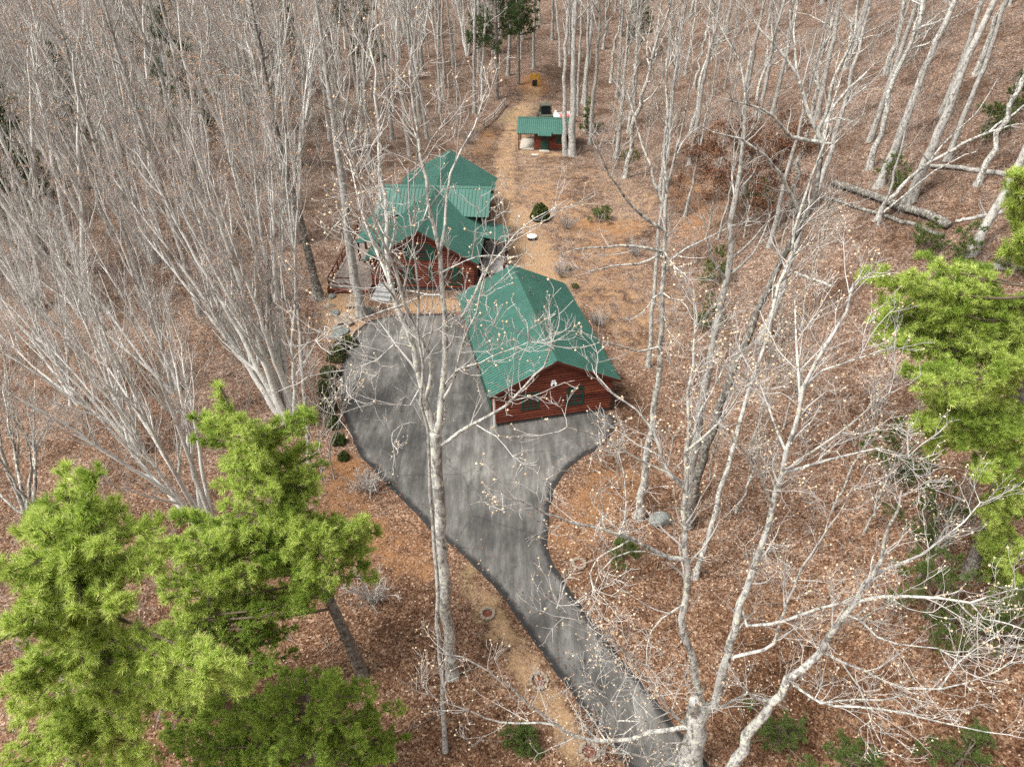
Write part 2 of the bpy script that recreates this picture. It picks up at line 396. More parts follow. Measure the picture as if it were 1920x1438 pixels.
# driveway: smooth outline laid on the level ground
def smooth_loop(pts, n=6, closed=True):
    P = np.array(pts, float); out = []; N = len(P)
    for k in range(N if closed else N - 1):
        p0, p1, p2, p3 = (P[(k - 1) % N], P[k], P[(k + 1) % N], P[(k + 2) % N]) if closed else (P[max(k - 1, 0)], P[k], P[k + 1], P[min(k + 2, N - 1)])
        for t in np.arange(n) / n:
            out.append(.5 * ((2 * p1) + (p2 - p0) * t + (2 * p0 - 5 * p1 + 4 * p2 - p3) * t * t + (3 * p1 - p0 - 3 * p2 + p3) * t ** 3))
    if not closed: out.append(P[-1])
    return np.array(out)
drive_px = [(700, 600), (745, 591), (800, 590), (862, 594), (930, 640), (1010, 720), (1141, 778), (1150, 806), (1132, 833), (1095, 856), (1055, 890), (1034, 935), (1027, 985), (1030, 1040), (1070, 1110), (1122, 1182), (1175, 1248), (1243, 1332), (1331, 1438), (1450, 1590), (1300, 1640), (1190, 1465), (1151, 1404), (1100, 1338), (1054, 1272), (1005, 1206), (964, 1147), (920, 1096), (868, 1038), (817, 1000), (765, 950), (715, 898), (668, 838), (643, 770), (637, 705), (648, 655), (668, 622)]
dp = smooth_loop([gp(*p)[:2] for p in drive_px])
nrm = np.roll(dp, -1, 0) - np.roll(dp, 1, 0); nrm = np.stack([nrm[:, 1], -nrm[:, 0]], 1); nrm /= np.linalg.norm(nrm, axis=1, keepdims=True)
rngd = np.random.default_rng(3)
jit = (vnoise(np.arange(len(dp)), np.zeros(len(dp)), 2.0, 5) - .5) * .16
def sgn():
    a = dp; s = np.sum(a[:, 0] * np.roll(a[:, 1], -1) - np.roll(a[:, 0], -1) * a[:, 1]); return 1 if s > 0 else -1
out_n = nrm * sgn()
in_n = out_n.copy()
for _ in range(14): in_n = (np.roll(in_n, 1, 0) + 2 * in_n + np.roll(in_n, -1, 0)) / 4
def lift(P2, h): return np.concatenate([P2, (ground_z(P2[:, 0], P2[:, 1]) + h)[:, None]], 1)
bm = bmesh.new()
ring = lambda off, h: [bm.verts.new(p) for p in lift(dp + (out_n if off > -.2 else in_n) * (off + jit[:, None]), h)]
r0 = ring(.06, -.05); r1 = ring(0, .035); r2 = ring(-.3, .05); r3 = ring(-.62, .055)
n = len(dp)
for a, b in ((r0, r1), (r1, r2), (r2, r3)):
    for k in range(n):
        q = (k + 1) % n; bm.faces.new((a[k], a[q], b[q], b[k]))
from mathutils.geometry import tessellate_polygon
for tri in tessellate_polygon([[v.co.to_2d().to_3d() for v in r3]]):
    if len(set(tri)) == 3: bm.faces.new([r3[q] for q in tri])
bmesh.ops.recalc_face_normals(bm, faces=bm.faces)
me = bpy.data.meshes.new('driveway'); bm.to_mesh(me); bm.free()
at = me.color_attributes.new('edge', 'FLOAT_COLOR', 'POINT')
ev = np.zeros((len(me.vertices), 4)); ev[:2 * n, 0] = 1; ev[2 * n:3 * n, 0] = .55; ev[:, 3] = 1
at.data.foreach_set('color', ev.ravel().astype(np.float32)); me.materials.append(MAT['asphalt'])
drive = bpy.data.objects.new('driveway', me); COL.objects.link(drive); tag(drive, kind='structure')
me.update()
if sum(p.normal.z * p.area for p in me.polygons) < 0: me.flip_normals()

# ------------------------------------------------------------------ log buildings
def log_wall(a, b, z0, ztop, out, clip=None, course=.2, bulge=.085):
    """courses of half-round log siding between plan points a and b; clip(z) gives the share of the width left under a gable"""
    mb = MB(); a = np.array([*a, 0.]); b = np.array([*b, 0.]); out = np.array([*out, 0.]); mid = (a + b) / 2; half = (b - a) / 2
    nz = max(2, int(round((ztop - z0) / course))); rows = []
    for k in range(nz):
        for fr in (0.02, .2, .5, .8, .98):
            z = z0 + (ztop - z0) * (k + fr) / nz
            off = bulge * math.sqrt(max(0, 1 - (2 * fr - 1) ** 2)); s = 1.0 if clip is None else max(0.0, clip(z))
            rows.append([mid - half * s + out * off + [0, 0, z], mid + half * s + out * off + [0, 0, z]])
    V = np.array(rows).reshape(-1, 3); m = len(rows); k = np.arange(m - 1) * 2
    mb.add(V, np.stack([k, k + 1, k + 3, k + 2], 1), 0, False)
    return mb
def roof_panel(mb, a, b, c, d, pitch=.23, rib=.05, thick=.07, flip=False):
    """ribbed sheet: ridge a->b, eave c->d (under a and b); ribs run from ridge to eave"""
    a, b, c, d = (np.asarray(p, float) for p in (a, b, c, d))
    nrm = np.cross(b - a, c - a); nrm /= np.linalg.norm(nrm)
    if nrm[2] < 0: nrm = -nrm
    L = np.linalg.norm(b - a); n = max(1, int(round(L / pitch))); ts = []; hs = []
    for k in range(n):
        for q, h in ((0, 0), (.62, 0), (.70, 1), (.92, 1)): ts.append((k + q) / n); hs.append(h * rib)
    ts.append(1); hs.append(0); ts = np.array(ts)[:, None]; hs = np.array(hs)[:, None]
    top = a + (b - a) * ts + nrm * hs; bot = c + (d - c) * ts + nrm * hs; m = len(ts); k = np.arange(m - 1)
    mb.add(np.concatenate([top, bot]), np.stack([k, k + 1, k + 1 + m, k + m], 1), 0)
    q = -nrm * thick
    mb.add([a, b, d, c, a + q, b + q, d + q, c + q], [[4, 5, 6, 7], [0, 4, 7, 3], [1, 2, 6, 5], [3, 7, 6, 2], [0, 1, 5, 4]], 1)
def window(parent, wall_o, du, out, w, h, sill_z, cx_, label=None, mullion=True, cross=True):
    """frame, glass and bars on a wall; du along the wall, out its outward normal"""
    o = np.array([*wall_o, 0.]); du = np.array([*du, 0.]); out = np.array([*out, 0.])
    def P(x, z, e): return o + du * (cx_ + x) + out * e + np.array([0, 0, sill_z + z])
    fr = MB(); t = .11
    for x0, z0, x1, z1 in ((-w / 2 - t, 0, -w / 2, h), (w / 2, 0, w / 2 + t, h), (-w / 2 - t, h, w / 2 + t, h + t), (-w / 2 - t - .05, -t, w / 2 + t + .05, 0)):
        v = [P(x0, z0, .0), P(x1, z0, .0), P(x1, z1, .0), P(x0, z1, .0), P(x0, z0, .1), P(x1, z0, .1), P(x1, z1, .1), P(x0, z1, .1)]
        fr.add(v, [[4, 5, 6, 7], [0, 1, 5, 4], [1, 2, 6, 5], [2, 3, 7, 6], [3, 0, 4, 7]])
    f = fr.build('window', MAT['green_paint'], parent)
    if label: f['label'] = label
    gp_ = MB().add([P(-w / 2, 0, .075), P(w / 2, 0, .075), P(w / 2, h, .075), P(-w / 2, h, .075)], [[0, 1, 2, 3]]); gp_.build('pane', MAT['glass'], f)
    mb = MB()
    if cross: mb.add([P(-w / 2, h * .47, .09), P(w / 2, h * .47, .09), P(w / 2, h * .53, .09), P(-w / 2, h * .53, .09)], [[0, 1, 2, 3]])
    if mullion: mb.add([P(-.025, 0, .087), P(.025, 0, .087), P(.025, h, .087), P(-.025, h, .087)], [[0, 1, 2, 3]])
    if mb.n: mb.build('glazing_bar', MAT['green_paint'], f)
    return f
def gable_body(root, W, L, wh, rise, oh, base=0.0, fnd=.25, rake=.3):
    h = W / 2; slope = rise / h; ridge = wh + rise
    clip = lambda z: 1.0 if z <= wh else (ridge - z) / rise
    f = MB()
    f.box((-h - .03, -.03, -.6), (h + .03, .0, fnd)); f.box((-h - .03, L, -.6), (h + .03, L + .03, fnd)); f.box((-h - .03, 0, -.6), (-h, L, fnd)); f.box((h, 0, -.6), (h + .03, L, fnd))
    f.build('foundation', MAT['foundation'], root)
    log_wall((-h - .06, 0), (h + .06, 0), fnd, ridge - .02, (0, -1), clip).build('wall', MAT['log'], root)
    log_wall((h + .06, L), (-h - .06, L), fnd, ridge - .02, (0, 1), clip).build('wall', MAT['log'], root)
    log_wall((-h, L), (-h, 0), fnd, wh, (-1, 0)).build('wall', MAT['log'], root)
    log_wall((h, 0), (h, L), fnd, wh, (1, 0)).build('wall', MAT['log'], root)
    e = h + oh; ze = ridge - slope * e
    mb = MB(); up = .1
    roof_panel(mb, (0, -rake, ridge + up), (0, L + rake, ridge + up), (-e, -rake, ze + up), (-e, L + rake, ze + up))
    roof_panel(mb, (0, -rake, ridge + up), (0, L + rake, ridge + up), (e, -rake, ze + up), (e, L + rake, ze + up))
    roof = mb.build('roof', [MAT['roof'], MAT['roof_trim']], root)
    cap = MB(); z = ridge + up + .045; wv = .26
    cap.add([(-wv, -rake - .02, z - wv * slope), (0, -rake - .02, z), (wv, -rake - .02, z - wv * slope), (-wv, L + rake + .02, z - wv * slope), (0, L + rake + .02, z), (wv, L + rake + .02, z - wv * slope)], [[0, 1, 4, 3], [1, 2, 5, 4]])
    cap.build('ridge_cap', MAT['roof_trim'], roof)
    for yy in (-rake - .03, L + rake + .03):
        for sx in (-1, 1):
            tr = MB(); tr.beam((0, yy, ridge + up - .09), (sx * e, yy, ze + up - .09), .045, .17); tr.build('rake_board', MAT['dark_wood'], roof)
    return roof, slope, ridge
rot = lambda yaw: (np.array([math.cos(yaw), math.sin(yaw)]), np.array([-math.sin(yaw), math.cos(yaw)]))

# --- garage
GX, GY, GYAW = 2.536, 33.588, R(12.56)
garage = empty('log_garage', (GX, GY, 0), GYAW)
tag(garage, 'red log garage with a long green ribbed metal roof at the edge of the asphalt', 'garage')
W_, L_ = 7.03, 11.42
gable_body(garage, W_, L_, 2.68, 1.73, .5)
def wall_px(px, py, o, yaw):
    """point of the front wall plane of a building under a photo pixel -> (along, height)"""
    u, w = rot(yaw); d = ray(px, py); n2 = w
    t = ((o[0] - 0) * n2[0] + (o[1] - 0) * n2[1]) / (d[0] * n2[0] + d[1] * n2[1]); p = np.array([0, 0, CAM_H]) + d * t
    return (p[0] - o[0]) * u[0] + (p[1] - o[1]) * u[1], p[2]
for (x0, y0, x1, y1) in ((982, 738, 1005, 764), (1064, 729, 1089, 755)):
    a = wall_px((x0 + x1) / 2, y1, (GX, GY), GYAW); b = wall_px((x0 + x1) / 2, y0, (GX, GY), GYAW)
    window(garage, (0, 0), (1, 0), (0, -1), .86, min(1.15, b[1] - a[1]), a[1] + .02, a[0])
lx, lz = wall_px(1037, 714, (GX, GY), GYAW)
lm_ = MB(); lm_.box((lx - .13, -.16, lz - .12), (lx + .13, -.07, lz + .1)); lm_.cyl((lx - .12, -.2, lz - .2), .07, .16, 10); lm_.cyl((lx + .12, -.2, lz - .2), .07, .16, 10)
lm_.build('wall_lamp', MAT['white'], garage)
dn = MB(); dn.beam((-3.72, -.12, .1), (-3.72, -.12, 2.35), .09, .07); dn.build('downspout', MAT['white'], garage)
for k in range(2):
    d = MB(); y0 = 1.2 + k * 4.9; d.box((-3.62, y0, .03), (-3.55, y0 + 4.0, 2.3)); gd = d.build('garage_door', MAT['green_paint'], garage)
    r = MB()
    for q in range(1, 4): r.box((-3.64, y0 + .05, .03 + q * .57 - .02), (-3.62, y0 + 3.95, .03 + q * .57 + .02))
    r.build('panel_rail', MAT['roof_trim'], gd)

# --- house
HX, HY, HYAW = -7.008, 49.517, R(-3.57)
house = empty('log_house', (HX, HY, 0), HYAW)
tag(house, 'red log house with a crossing green metal gable roof behind the birch', 'house')
hW, hL, hwh, hri = 8.01, 17.37, 2.66, 2.367
roof, sl_, rdg = gable_body(house, hW, hL, hwh, hri, .45)
# crossing gable in the middle of the main roof
yc, hw2, xe = 8.7, 2.65, 4.72
cr = MB(); up = .115
for s in (-1, 1):
    roof_panel(cr, (-xe, yc, rdg + up), (xe, yc, rdg + up), (-xe, yc + s * hw2, rdg + up - sl_ * hw2), (xe, yc + s * hw2, rdg + up - sl_ * hw2), .3)
cro = cr.build('cross_gable_roof', [MAT['roof'], MAT['roof_trim']], house)
cp_ = MB(); z = rdg + up + .05; wv = .24
cp_.add([(-xe, yc - wv, z - wv * sl_), (-xe, yc, z), (-xe, yc + wv, z - wv * sl_), (xe, yc - wv, z - wv * sl_), (xe, yc, z), (xe, yc + wv, z - wv * sl_)], [[0, 3, 4, 1], [1, 4, 5, 2]])
cp_.build('ridge_cap', MAT['roof_trim'], cro)
for s in (-1, 1):
    cl = lambda z: min(1.0, max(0.0, (rdg - .02 - z) / (sl_ * (hw2 - .35))))
    log_wall((s * 4.06, yc - s * (hw2 - .35)), (s * 4.06, yc + s * (hw2 - .35)), hwh - .3, rdg - .03, (s, 0), cl).build('gable_wall', MAT['log'], house)
for (x0, y0, x1, y1, m) in ((743, 500, 777, 527, True), (833, 505, 864, 531, True)):
    a = wall_px((x0 + x1) / 2, y1, (HX, HY), HYAW); b = wall_px((x0 + x1) / 2, y0, (HX, HY), HYAW)
    window(house, (0, 0), (1, 0), (0, -1), 1.3, max(.95, b[1] - a[1]), a[1], a[0])
a = wall_px(788, 484, (HX, HY), HYAW); b = wall_px(788, 455, (HX, HY), HYAW)
window(house, (0, 0), (1, 0), (0, -1), .95, 1.1, a[1], a[0])
for s in (-1, 1):   # sloping-topped green panels beside the upper window
    x0 = a[0] + s * .62; x1 = a[0] + s * 1.2; z0 = a[1] - .08
    sp = MB(); v = []
    for e in (-.12, -.07): v += [(x0, e, z0), (x1, e, z0), (x1, e, z0 + .95), (x0, e, z0 + 1.3)]
    sp.add(v, [[0, 1, 2, 3], [0, 4, 5, 1], [1, 5, 6, 2], [2, 6, 7, 3], [3, 7, 4, 0]]); sp.build('shutter', MAT['green_paint'], house)
for cx_, zz in ((-1.9, 1.05), (1.65, 1.05)):   # shutters of the lower windows
    for s in (-1, 1):
        sh = MB(); sh.box((cx_ + s * .98 - .17, -.115, zz - .1), (cx_ + s * .98 + .17, -.07, zz + 1.1)); sh.build('shutter', MAT['green_paint'], house)
# porch roofs on both sides
pr = MB(); roof_panel(pr, (-4.2, 3.6, 2.5), (-4.2, 10.5, 2.5), (-6.1, 3.6, 2.1), (-6.1, 10.5, 2.1), .3); pl = pr.build('porch_roof', [MAT['roof'], MAT['roof_trim']], house)
for yy in (3.8, 6.0, 8.1, 10.2):
    q = MB(); q.beam((-5.95, yy, -.4), (-5.95, yy, 2.05), .16, .16); q.build('porch_post', MAT['dark_wood'], house)
pr = MB(); roof_panel(pr, (4.1, 4.2, 2.75), (4.1, 7.1, 2.75), (6.3, 4.2, 2.3), (6.3, 7.1, 2.3), .3); pr.build('porch_roof', [MAT['roof'], MAT['roof_trim']], house)
for yy in (4.4, 6.9):
    q = MB(); q.beam((6.15, yy, -.1), (6.15, yy, 2.25), .14, .14); q.build('porch_post', MAT['dark_wood'], house)
dk = MB(); dk.box((-7.4, -.8, -.6), (-4.1, 10.6, .42)); pd = dk.build('porch_deck', MAT['deck_boards'], house)
rl = MB()
for z in (.75, 1.25): rl.beam((-7.35, -.75, z), (-7.35, 10.5, z), .07, .07)
rl.beam((-7.35, -.75, 1.25), (-5.6, -.75, 1.25), .07, .07); rl.beam((-7.35, -.75, .75), (-5.6, -.75, .75), .07, .07)
for k in range(9): rl.beam((-7.35, -.75 + k * 1.4, .42), (-7.35, -.75 + k * 1.4, 1.3), .08, .08)
rl.build('deck_railing', MAT['dark_wood'], house)
ls = log_wall((-7.45, 10.6), (-7.45, -.85), -.5, .38, (-1, 0)); ls.build('lower_wall', MAT['log'], house)
ls = log_wall((-7.45, -.85), (-4.1, -.85), -.5, .38, (0, -1)); ls.build('lower_wall', MAT['log'], house)

def loc_px(px, py, z=0.0):
    p = at_z(px, py, z); return p
# grey board walkway with railing between house and garage
p0 = loc_px(922, 512, .35); p1 = loc_px(924, 458, .35)
walk = empty('wooden_walkway', (p0[0], p0[1], 0), R(-3))
tag(walk, 'weathered grey board walkway with dark railing between house and garage', 'walkway')
wl = float(np.hypot(*(p1 - p0)[:2]))
b = MB()
for k in range(int(wl / .16)): b.box((-.95, k * .16, .28), (.95, k * .16 + .145, .34))
b.build('boards', MAT['grey_boards'], walk)
b = MB()
b.box((-.9, .02, -.2), (-.8, wl, .275)); b.box((.8, .02, -.2), (.9, wl, .275)); b.build('joist', MAT['dark_wood'], walk)
for s in (1,):
    b = MB()
    for z in (.7, 1.15): b.beam((s * .98, 0, z), (s * .98, wl, z), .06, .07)
    for k in range(6): b.beam((s * .98, k * wl / 5, 0), (s * .98, k * wl / 5, 1.2), .09, .09)
    b.build('railing', MAT['dark_wood'], walk)
# patio table and grill on it
p = loc_px(922, 470, .34)
tb = empty('patio_table', (p[0], p[1], .34)); tag(tb, 'small tan topped table standing on the grey walkway', 'table')
b = MB(); b.box((-.5, -.45, .68), (.5, .45, .73)); b.build('table_top', MAT['concrete'], tb)
for sx in (-1, 1):
    for sy in (-1, 1):
        b = MB(); b.beam((sx * .42, sy * .38, 0), (sx * .42, sy * .38, .68), .06, .06); b.build('leg', MAT['dark_wood'], tb)
p = loc_px(921, 452, .34)
gr = empty('covered_grill', (p[0], p[1], .0)); tag(gr, 'black grill beside the house under the small porch roof', 'grill')
b = MB(); b.box((-.5, -.28, .45), (.5, .28, .9)); b.build('firebox', MAT['black'], gr)
b = MB(); b.cyl((0, 0, .9), .36, .3, 14, 0, .2); b.build('lid', MAT['black'], gr)
for sx in (-1, 1):
    b = MB(); b.beam((sx * .42, 0, 0), (sx * .42, 0, .45), .07, .3); b.build('leg', MAT['black'], gr)
# ramp of pale boards at its right end
p = loc_px(938, 503, .2)
rp = MB(); rp.add([(-.5, -1.0, .32), (.5, -1.0, .05), (1.0, .6, .05), (-.5, 1.0, .32), (-.5, -1.0, .0), (.5, -1.0, -.1), (1.0, .6, -.1), (-.5, 1.0, .0)], [[0, 1, 2, 3], [0, 4, 5, 1], [1, 5, 6, 2], [2, 6, 7, 3], [3, 7, 4, 0]])
ro = rp.build('board_ramp', MAT['slate']); ro.location = (p[0], p[1], 0); tag(ro, 'pale grey board ramp between walkway and garage roof end', 'ramp')

# --- small log cabin behind
q0 = gp(1002, 281)
CYAW = R(-4)
cab = empty('log_cabin', (q0[0], q0[1], q0[2]), CYAW)
tag(cab, 'small red log cabin with a green metal roof and corner porch up the path', 'cabin')
cL, cD, cH = 4.3, 3.6, 2.1
ze = cH
f = MB(); f.box((-.05, -.05, -.5), (cL + .05, cD + .05, .08)); f.build('foundation', MAT['foundation'], cab)
log_wall((-.05, 0), (cL + .05, 0), .08, cH, (0, -1), None, .2, .06).build('wall', MAT['log'], cab)
log_wall((cL + .05, cD), (-.05, cD), .08, cH, (0, 1), None, .2, .06).build('wall', MAT['log'], cab)
rz = cH + .95
for s, xx in ((-1, 0), (1, cL)):
    log_wall((xx, cD if s < 0 else 0), (xx, 0 if s < 0 else cD), .08, rz, (s, 0), lambda z: 1.0 if z < cH else (rz - z) / .95, .2, .06).build('wall', MAT['log'], cab)
rm = MB(); x0, x1 = -2.05, cL + .35; sl2 = .95 / (cD / 2); oh = .45
for s in (-1, 1):
    roof_panel(rm, (x0, cD / 2, rz + .1), (x1, cD / 2, rz + .1), (x0, cD / 2 + s * (cD / 2 + oh), cH - sl2 * oh + .1), (x1, cD / 2 + s * (cD / 2 + oh), cH - sl2 * oh + .1), .23)
cr_ = rm.build('roof', [MAT['roof'], MAT['roof_trim']], cab)
b = MB(); z = rz + .15; wv = .2
b.add([(x0, cD / 2 - wv, z - wv * sl2), (x0, cD / 2, z), (x0, cD / 2 + wv, z - wv * sl2), (x1, cD / 2 - wv, z - wv * sl2), (x1, cD / 2, z), (x1, cD / 2 + wv, z - wv * sl2)], [[0, 3, 4, 1], [1, 4, 5, 2]]); b.build('ridge_cap', MAT['roof_trim'], cr_)
for yy in (-.2, cD - .1):
    b = MB(); b.beam((-1.8, yy, -.3), (-1.8, yy, 2.0), .14, .14); b.build('porch_post', MAT['dark_wood'], cab)
b = MB(); b.box((-1.7, -.1, -.4), (-.07, cD, .1)); b.build('porch_slab', MAT['concrete'], cab)
dd = MB(); dd.box((.75, -.13, .1), (1.6, -.07, 1.95)); do = dd.build('door', MAT['green_paint'], cab)
b = MB(); b.box((.85, -.15, 1.05), (1.5, -.131, 1.8)); b.build('pane', MAT['glass'], do)
b = MB(); b.box((.6, -.75, -.3), (1.75, -.14, .06)); b.build('doorstep', MAT['concrete'], cab)
window(cab, (0, 0), (1, 0), (0, -1), .95, .85, .95, 3.0)
b = MB(); roof_panel(b, (.4, -.2, 2.25), (1.95, -.2, 2.25), (.4, -1.05, 1.93), (1.95, -1.05, 1.93), .2); b.build('door_canopy', [MAT['roof'], MAT['roof_trim']], cab)

# --- utility vehicle behind the cabin
p = gp(1022, 222); p = np.array([p[0], p[1] - 1.0, gz(p[0], p[1] - 1.0)])
uv = empty('utility_vehicle', tuple(p), R(8)); tag(uv, 'dark camouflage utility vehicle parked behind the small cabin', 'utility vehicle')
b = MB(); b.box((-.75, -1.4, .45), (.75, 1.4, .95)); b.box((-.72, .75, .95), (.72, 1.38, 1.15)); b.build('body', MAT['camo'], uv)
b = MB()
for sx in (-1, 1):
    b.beam((sx * .68, -.75, .95), (sx * .6, -.55, 1.95), .06, .06); b.beam((sx * .68, .7, .95), (sx * .6, .5, 1.95), .06, .06); b.beam((sx * .6, -.55, 1.95), (sx * .6, .5, 1.95), .06, .06)
b.build('roll_cage', MAT['black'], uv)
b = MB(); b.box((-.7, -.65, 1.97), (.7, .6, 2.06)); b.build('roof', MAT['camo'], uv)
b = MB(); b.box((-.6, -.1, .95), (.6, .45, 1.15)); b.box((-.6, .35, 1.15), (.6, .47, 1.65)); b.build('seat', MAT['black'], uv)
b = MB(); b.add([(-.6, -.7, 1.0), (.6, -.7, 1.0), (.55, -.57, 1.9), (-.55, -.57, 1.9)], [[0, 1, 2, 3]]); b.build('windscreen', MAT['glass'], uv)
for sx in (-1, 1):
    for sy in (-.9, .95):
        P = np.array([[[sx * .68, sy, .33], [sx * .7, sy, .33], [sx * .92, sy, .33], [sx * .94, sy, .33]]]); w_ = MB().tubes(P, np.array([[.1, .33, .33, .1]]), 16); w_.build('wheel', MAT['black'], uv)
# --- white flat trailer with faded red panel
p = gp(1049, 222); p = np.array([p[0] + .6, p[1] - 1.4, gz(p[0], p[1] - 1.4)])
tl = empty('utility_trailer', tuple(p), R(20)); tag(tl, 'white trailer with a faded red panel behind the cabin roof', 'trailer')
b = MB(); b.box((-1.1, -.8, .5), (1.1, .8, .62)); b.box((-1.1, -.8, .62), (-1.02, .8, 1.1)); b.box((1.02, -.8, .62), (1.1, .8, 1.0)); b.box((-1.02, .72, .62), (1.02, .8, 1.0)); b.build('bed', MAT['white'], tl)
b = MB(); b.box((-.6, -.5, .63), (.7, .4, .85)); b.build('panel', MAT['pinkred'], tl)
for sx in (-1, 1):
    w_ = MB().tubes(np.array([[[sx * 1.12, 0, .3], [sx * 1.13, 0, .3], [sx * 1.3, 0, .3], [sx * 1.31, 0, .3]]]), np.array([[.08, .3, .3, .08]]), 14); w_.build('wheel', MAT['black'], tl)
p = gp(1040, 222)
sc_ = MB(); sc_.add([(-.55, -.4, 0), (.5, -.4, 0), (.5, .4, 0), (-.55, .4, 0), (-.1, 0, 1.5), (.05, 0, 1.5)], [[0, 1, 5, 4], [2, 3, 4, 5]])
sc_.add([(-.55, -.4, 0), (-.1, 0, 1.5), (-.55, .4, 0), (.5, -.4, 0), (.5, .4, 0), (.05, 0, 1.5)], [[0, 1, 2], [3, 4, 5]])
so_ = sc_.build('covered_pile', MAT['white']); so_.location = (p[0], p[1] - 1.6, gz(p[0], p[1] - 1.6)); tag(so_, 'pale peaked tarp cover beside the utility vehicle behind the cabin', 'tarp')
# --- yellow frame by the woods
p = gp(1002, 160)
yf = empty('yellow_kiosk', tuple(p), R(5)); tag(yf, 'small yellow board on posts at the end of the dirt path by the woods', 'kiosk')
b = MB(); b.beam((.55, 0, -.2), (.55, 0, 1.6), .3, .2); b.build('post', MAT['yellow'], yf)
b = MB(); b.beam((-.45, 0, -.2), (-.45, 0, 1.5), .12, .12); b.build('post', MAT['yellow'], yf)
b = MB(); b.box((-.7, -.05, .8), (.38, .05, 1.5)); b.build('board', MAT['yellow'], yf)
for x in (-.15, .2):
    b = MB(); b.cyl((x, -.35, 0), .17, .75, 12); c = b.build('barrel', MAT['black']); c.location = tuple(p); tag(c, ('left' if x < 0 else 'right') + ' of two black cans below the yellow board', 'can')
# --- split rail along the path edge
a = gp(908, 240); b_ = gp(945, 202)
rf = empty('rail_fence', tuple(a), 0); tag(rf, 'weathered grey rail fence slanting along the upper path edge', 'fence')
d = b_ - a
for k in range(3):
    t = k / 2; q = a + d * t; q[2] = gz(q[0], q[1]) - a[2]
    m_ = MB(); m_.beam((d[0] * t, d[1] * t, q[2] - .3), (d[0] * t, d[1] * t, q[2] + 1.0), .16, .16); m_.build('post', MAT['grey_log'], rf)
for z in (.45, .85):
    m_ = MB(); m_.tubes(np.array([[[d[0] * t, d[1] * t, gz(a[0] + d[0] * t, a[1] + d[1] * t) - a[2] + z + .05 * math.sin(7 * t + z)] for t in np.linspace(-.05, 1.1, 9)]]), np.full((1, 9), .085), 6); m_.build('rail', MAT['grey_log'], rf)
# --- round white well cap
p = gp(997, 449)
wc = empty('well_cap', tuple(p)); tag(wc, 'round white lid on a dark base in the dirt beside the garage', 'well cap')
b = MB(); b.cyl((0, 0, -.1), .36, .35, 24); b.build('base', MAT['black'], wc)
b = MB(); b.cyl((0, 0, .25), .43, .08, 28); b.build('lid', MAT['white'], wc)
# --- stones
def rock(name, loc, sx, sy, sz, seed, mat, label, cat='boulder', group=None, rz=0):
    bm = bmesh.new(); bmesh.ops.create_icosphere(bm, subdivisions=3, radius=1)
    r = random.Random(seed); dirs = [(Vector((r.gauss(0, 1), r.gauss(0, 1), r.gauss(0, 1))).normalized(), r.uniform(.62, .95)) for _ in range(11)]
    for v in bm.verts:
        for d_, k in dirs:
            t = v.co.dot(d_)
            if t > k: v.co -= d_ * (t - k)
        v.co *= 1 + r.uniform(-.015, .015); v.co.x *= sx; v.co.y *= sy; v.co.z *= sz
    me = bpy.data.meshes.new(name); bm.to_mesh(me); bm.free(); me.materials.append(mat)
    o = bpy.data.objects.new(name, me); COL.objects.link(o); o.location = loc; o.rotation_euler.z = rz
    tag(o, label, cat, group); return o
p = gp(1236, 978); rock('boulder', (p[0], p[1], p[2] + .14), .62, .5, .42, 4, MAT['grey_stone'], 'grey lichen boulder lying in the leaves right of the driveway')
p = gp(1022, 291)
p = gp(1003, 291); rock('stepping_stone', (p[0], p[1], p[2] + .03), .42, .3, .1, 8, MAT['concrete'], 'flat pale stepping stone in front of the cabin door', 'stone')
rr = random.Random(5)
for k, (px, py, s) in enumerate([(628, 588, .5), (636, 604, .6), (648, 592, .45), (640, 622, .7), (655, 608, .55), (662, 596, .4), (631, 632, .55), (646, 640, .5), (618, 575, .5), (690, 585, .5), (704, 582, .4), (660, 575, .5), (622, 558, .45)]):
    p = gp(px, py); rock('landscape_stone', (p[0], p[1], p[2] + s * .15), s, s * .75, s * .5, 20 + k, MAT['stone'] if k % 3 else MAT['grey_stone'], 'tan and grey landscape stones piled left of the house steps', 'stone', 'landscape stones left of the house', rr.uniform(0, 3))
# stone steps by the porch
p = gp(712, 566); st = empty('stone_steps', tuple(p), R(-12)); tag(st, 'grey slab steps rising to the house porch behind the driveway end', 'steps')
for k in range(4):
    b = MB(); b.box((-.75 + .05 * k, k * .42, k * .17 - .1), (.75 - .03 * k, k * .42 + .4, k * .17 + .09)); b.build('tread', MAT['slate'], st)
b = MB(); b.box((-.62, 1.75, -.2), (.62, 3.2, .62)); b.build('landing', MAT['slate'], st)
# --- ring planters beside the drive
def planter(px, py, rad, seed, label):
    p = gp(px, py); o = empty('stone_ring_planter', tuple(p)); tag(o, label, 'planter', 'stone ring planters beside the driveway'); r = random.Random(seed)
    n = 12
    for k in range(n):
        a = 2 * math.pi * (k + r.uniform(-.15, .15)) / n; bm = bmesh.new(); bmesh.ops.create_cube(bm, size=1); bmesh.ops.bevel(bm, geom=bm.edges[:], offset=.18, segments=2, affect='EDGES')
        for v in bm.verts: v.co = Vector((v.co.x * .15 * r.uniform(.8, 1.2), v.co.y * .18 * r.uniform(.75, 1.15), v.co.z * .17)) + Vector((r.uniform(-.01, .01), r.uniform(-.01, .01), 0))
        me = bpy.data.meshes.new('stone'); bm.to_mesh(me); bm.free(); me.materials.append(MAT['stone']); s = bpy.data.objects.new('stone', me); COL.objects.link(s); s.parent = o
        s.location = (rad * math.cos(a), rad * math.sin(a), .07); s.rotation_euler = (r.uniform(-.1, .1), r.uniform(-.1, .1), a)
    b = MB(); b.cyl((0, 0, -.1), rad - .02, .16, 20, 0, rad - .1); b.build('soil', MAT['mulch'], o)
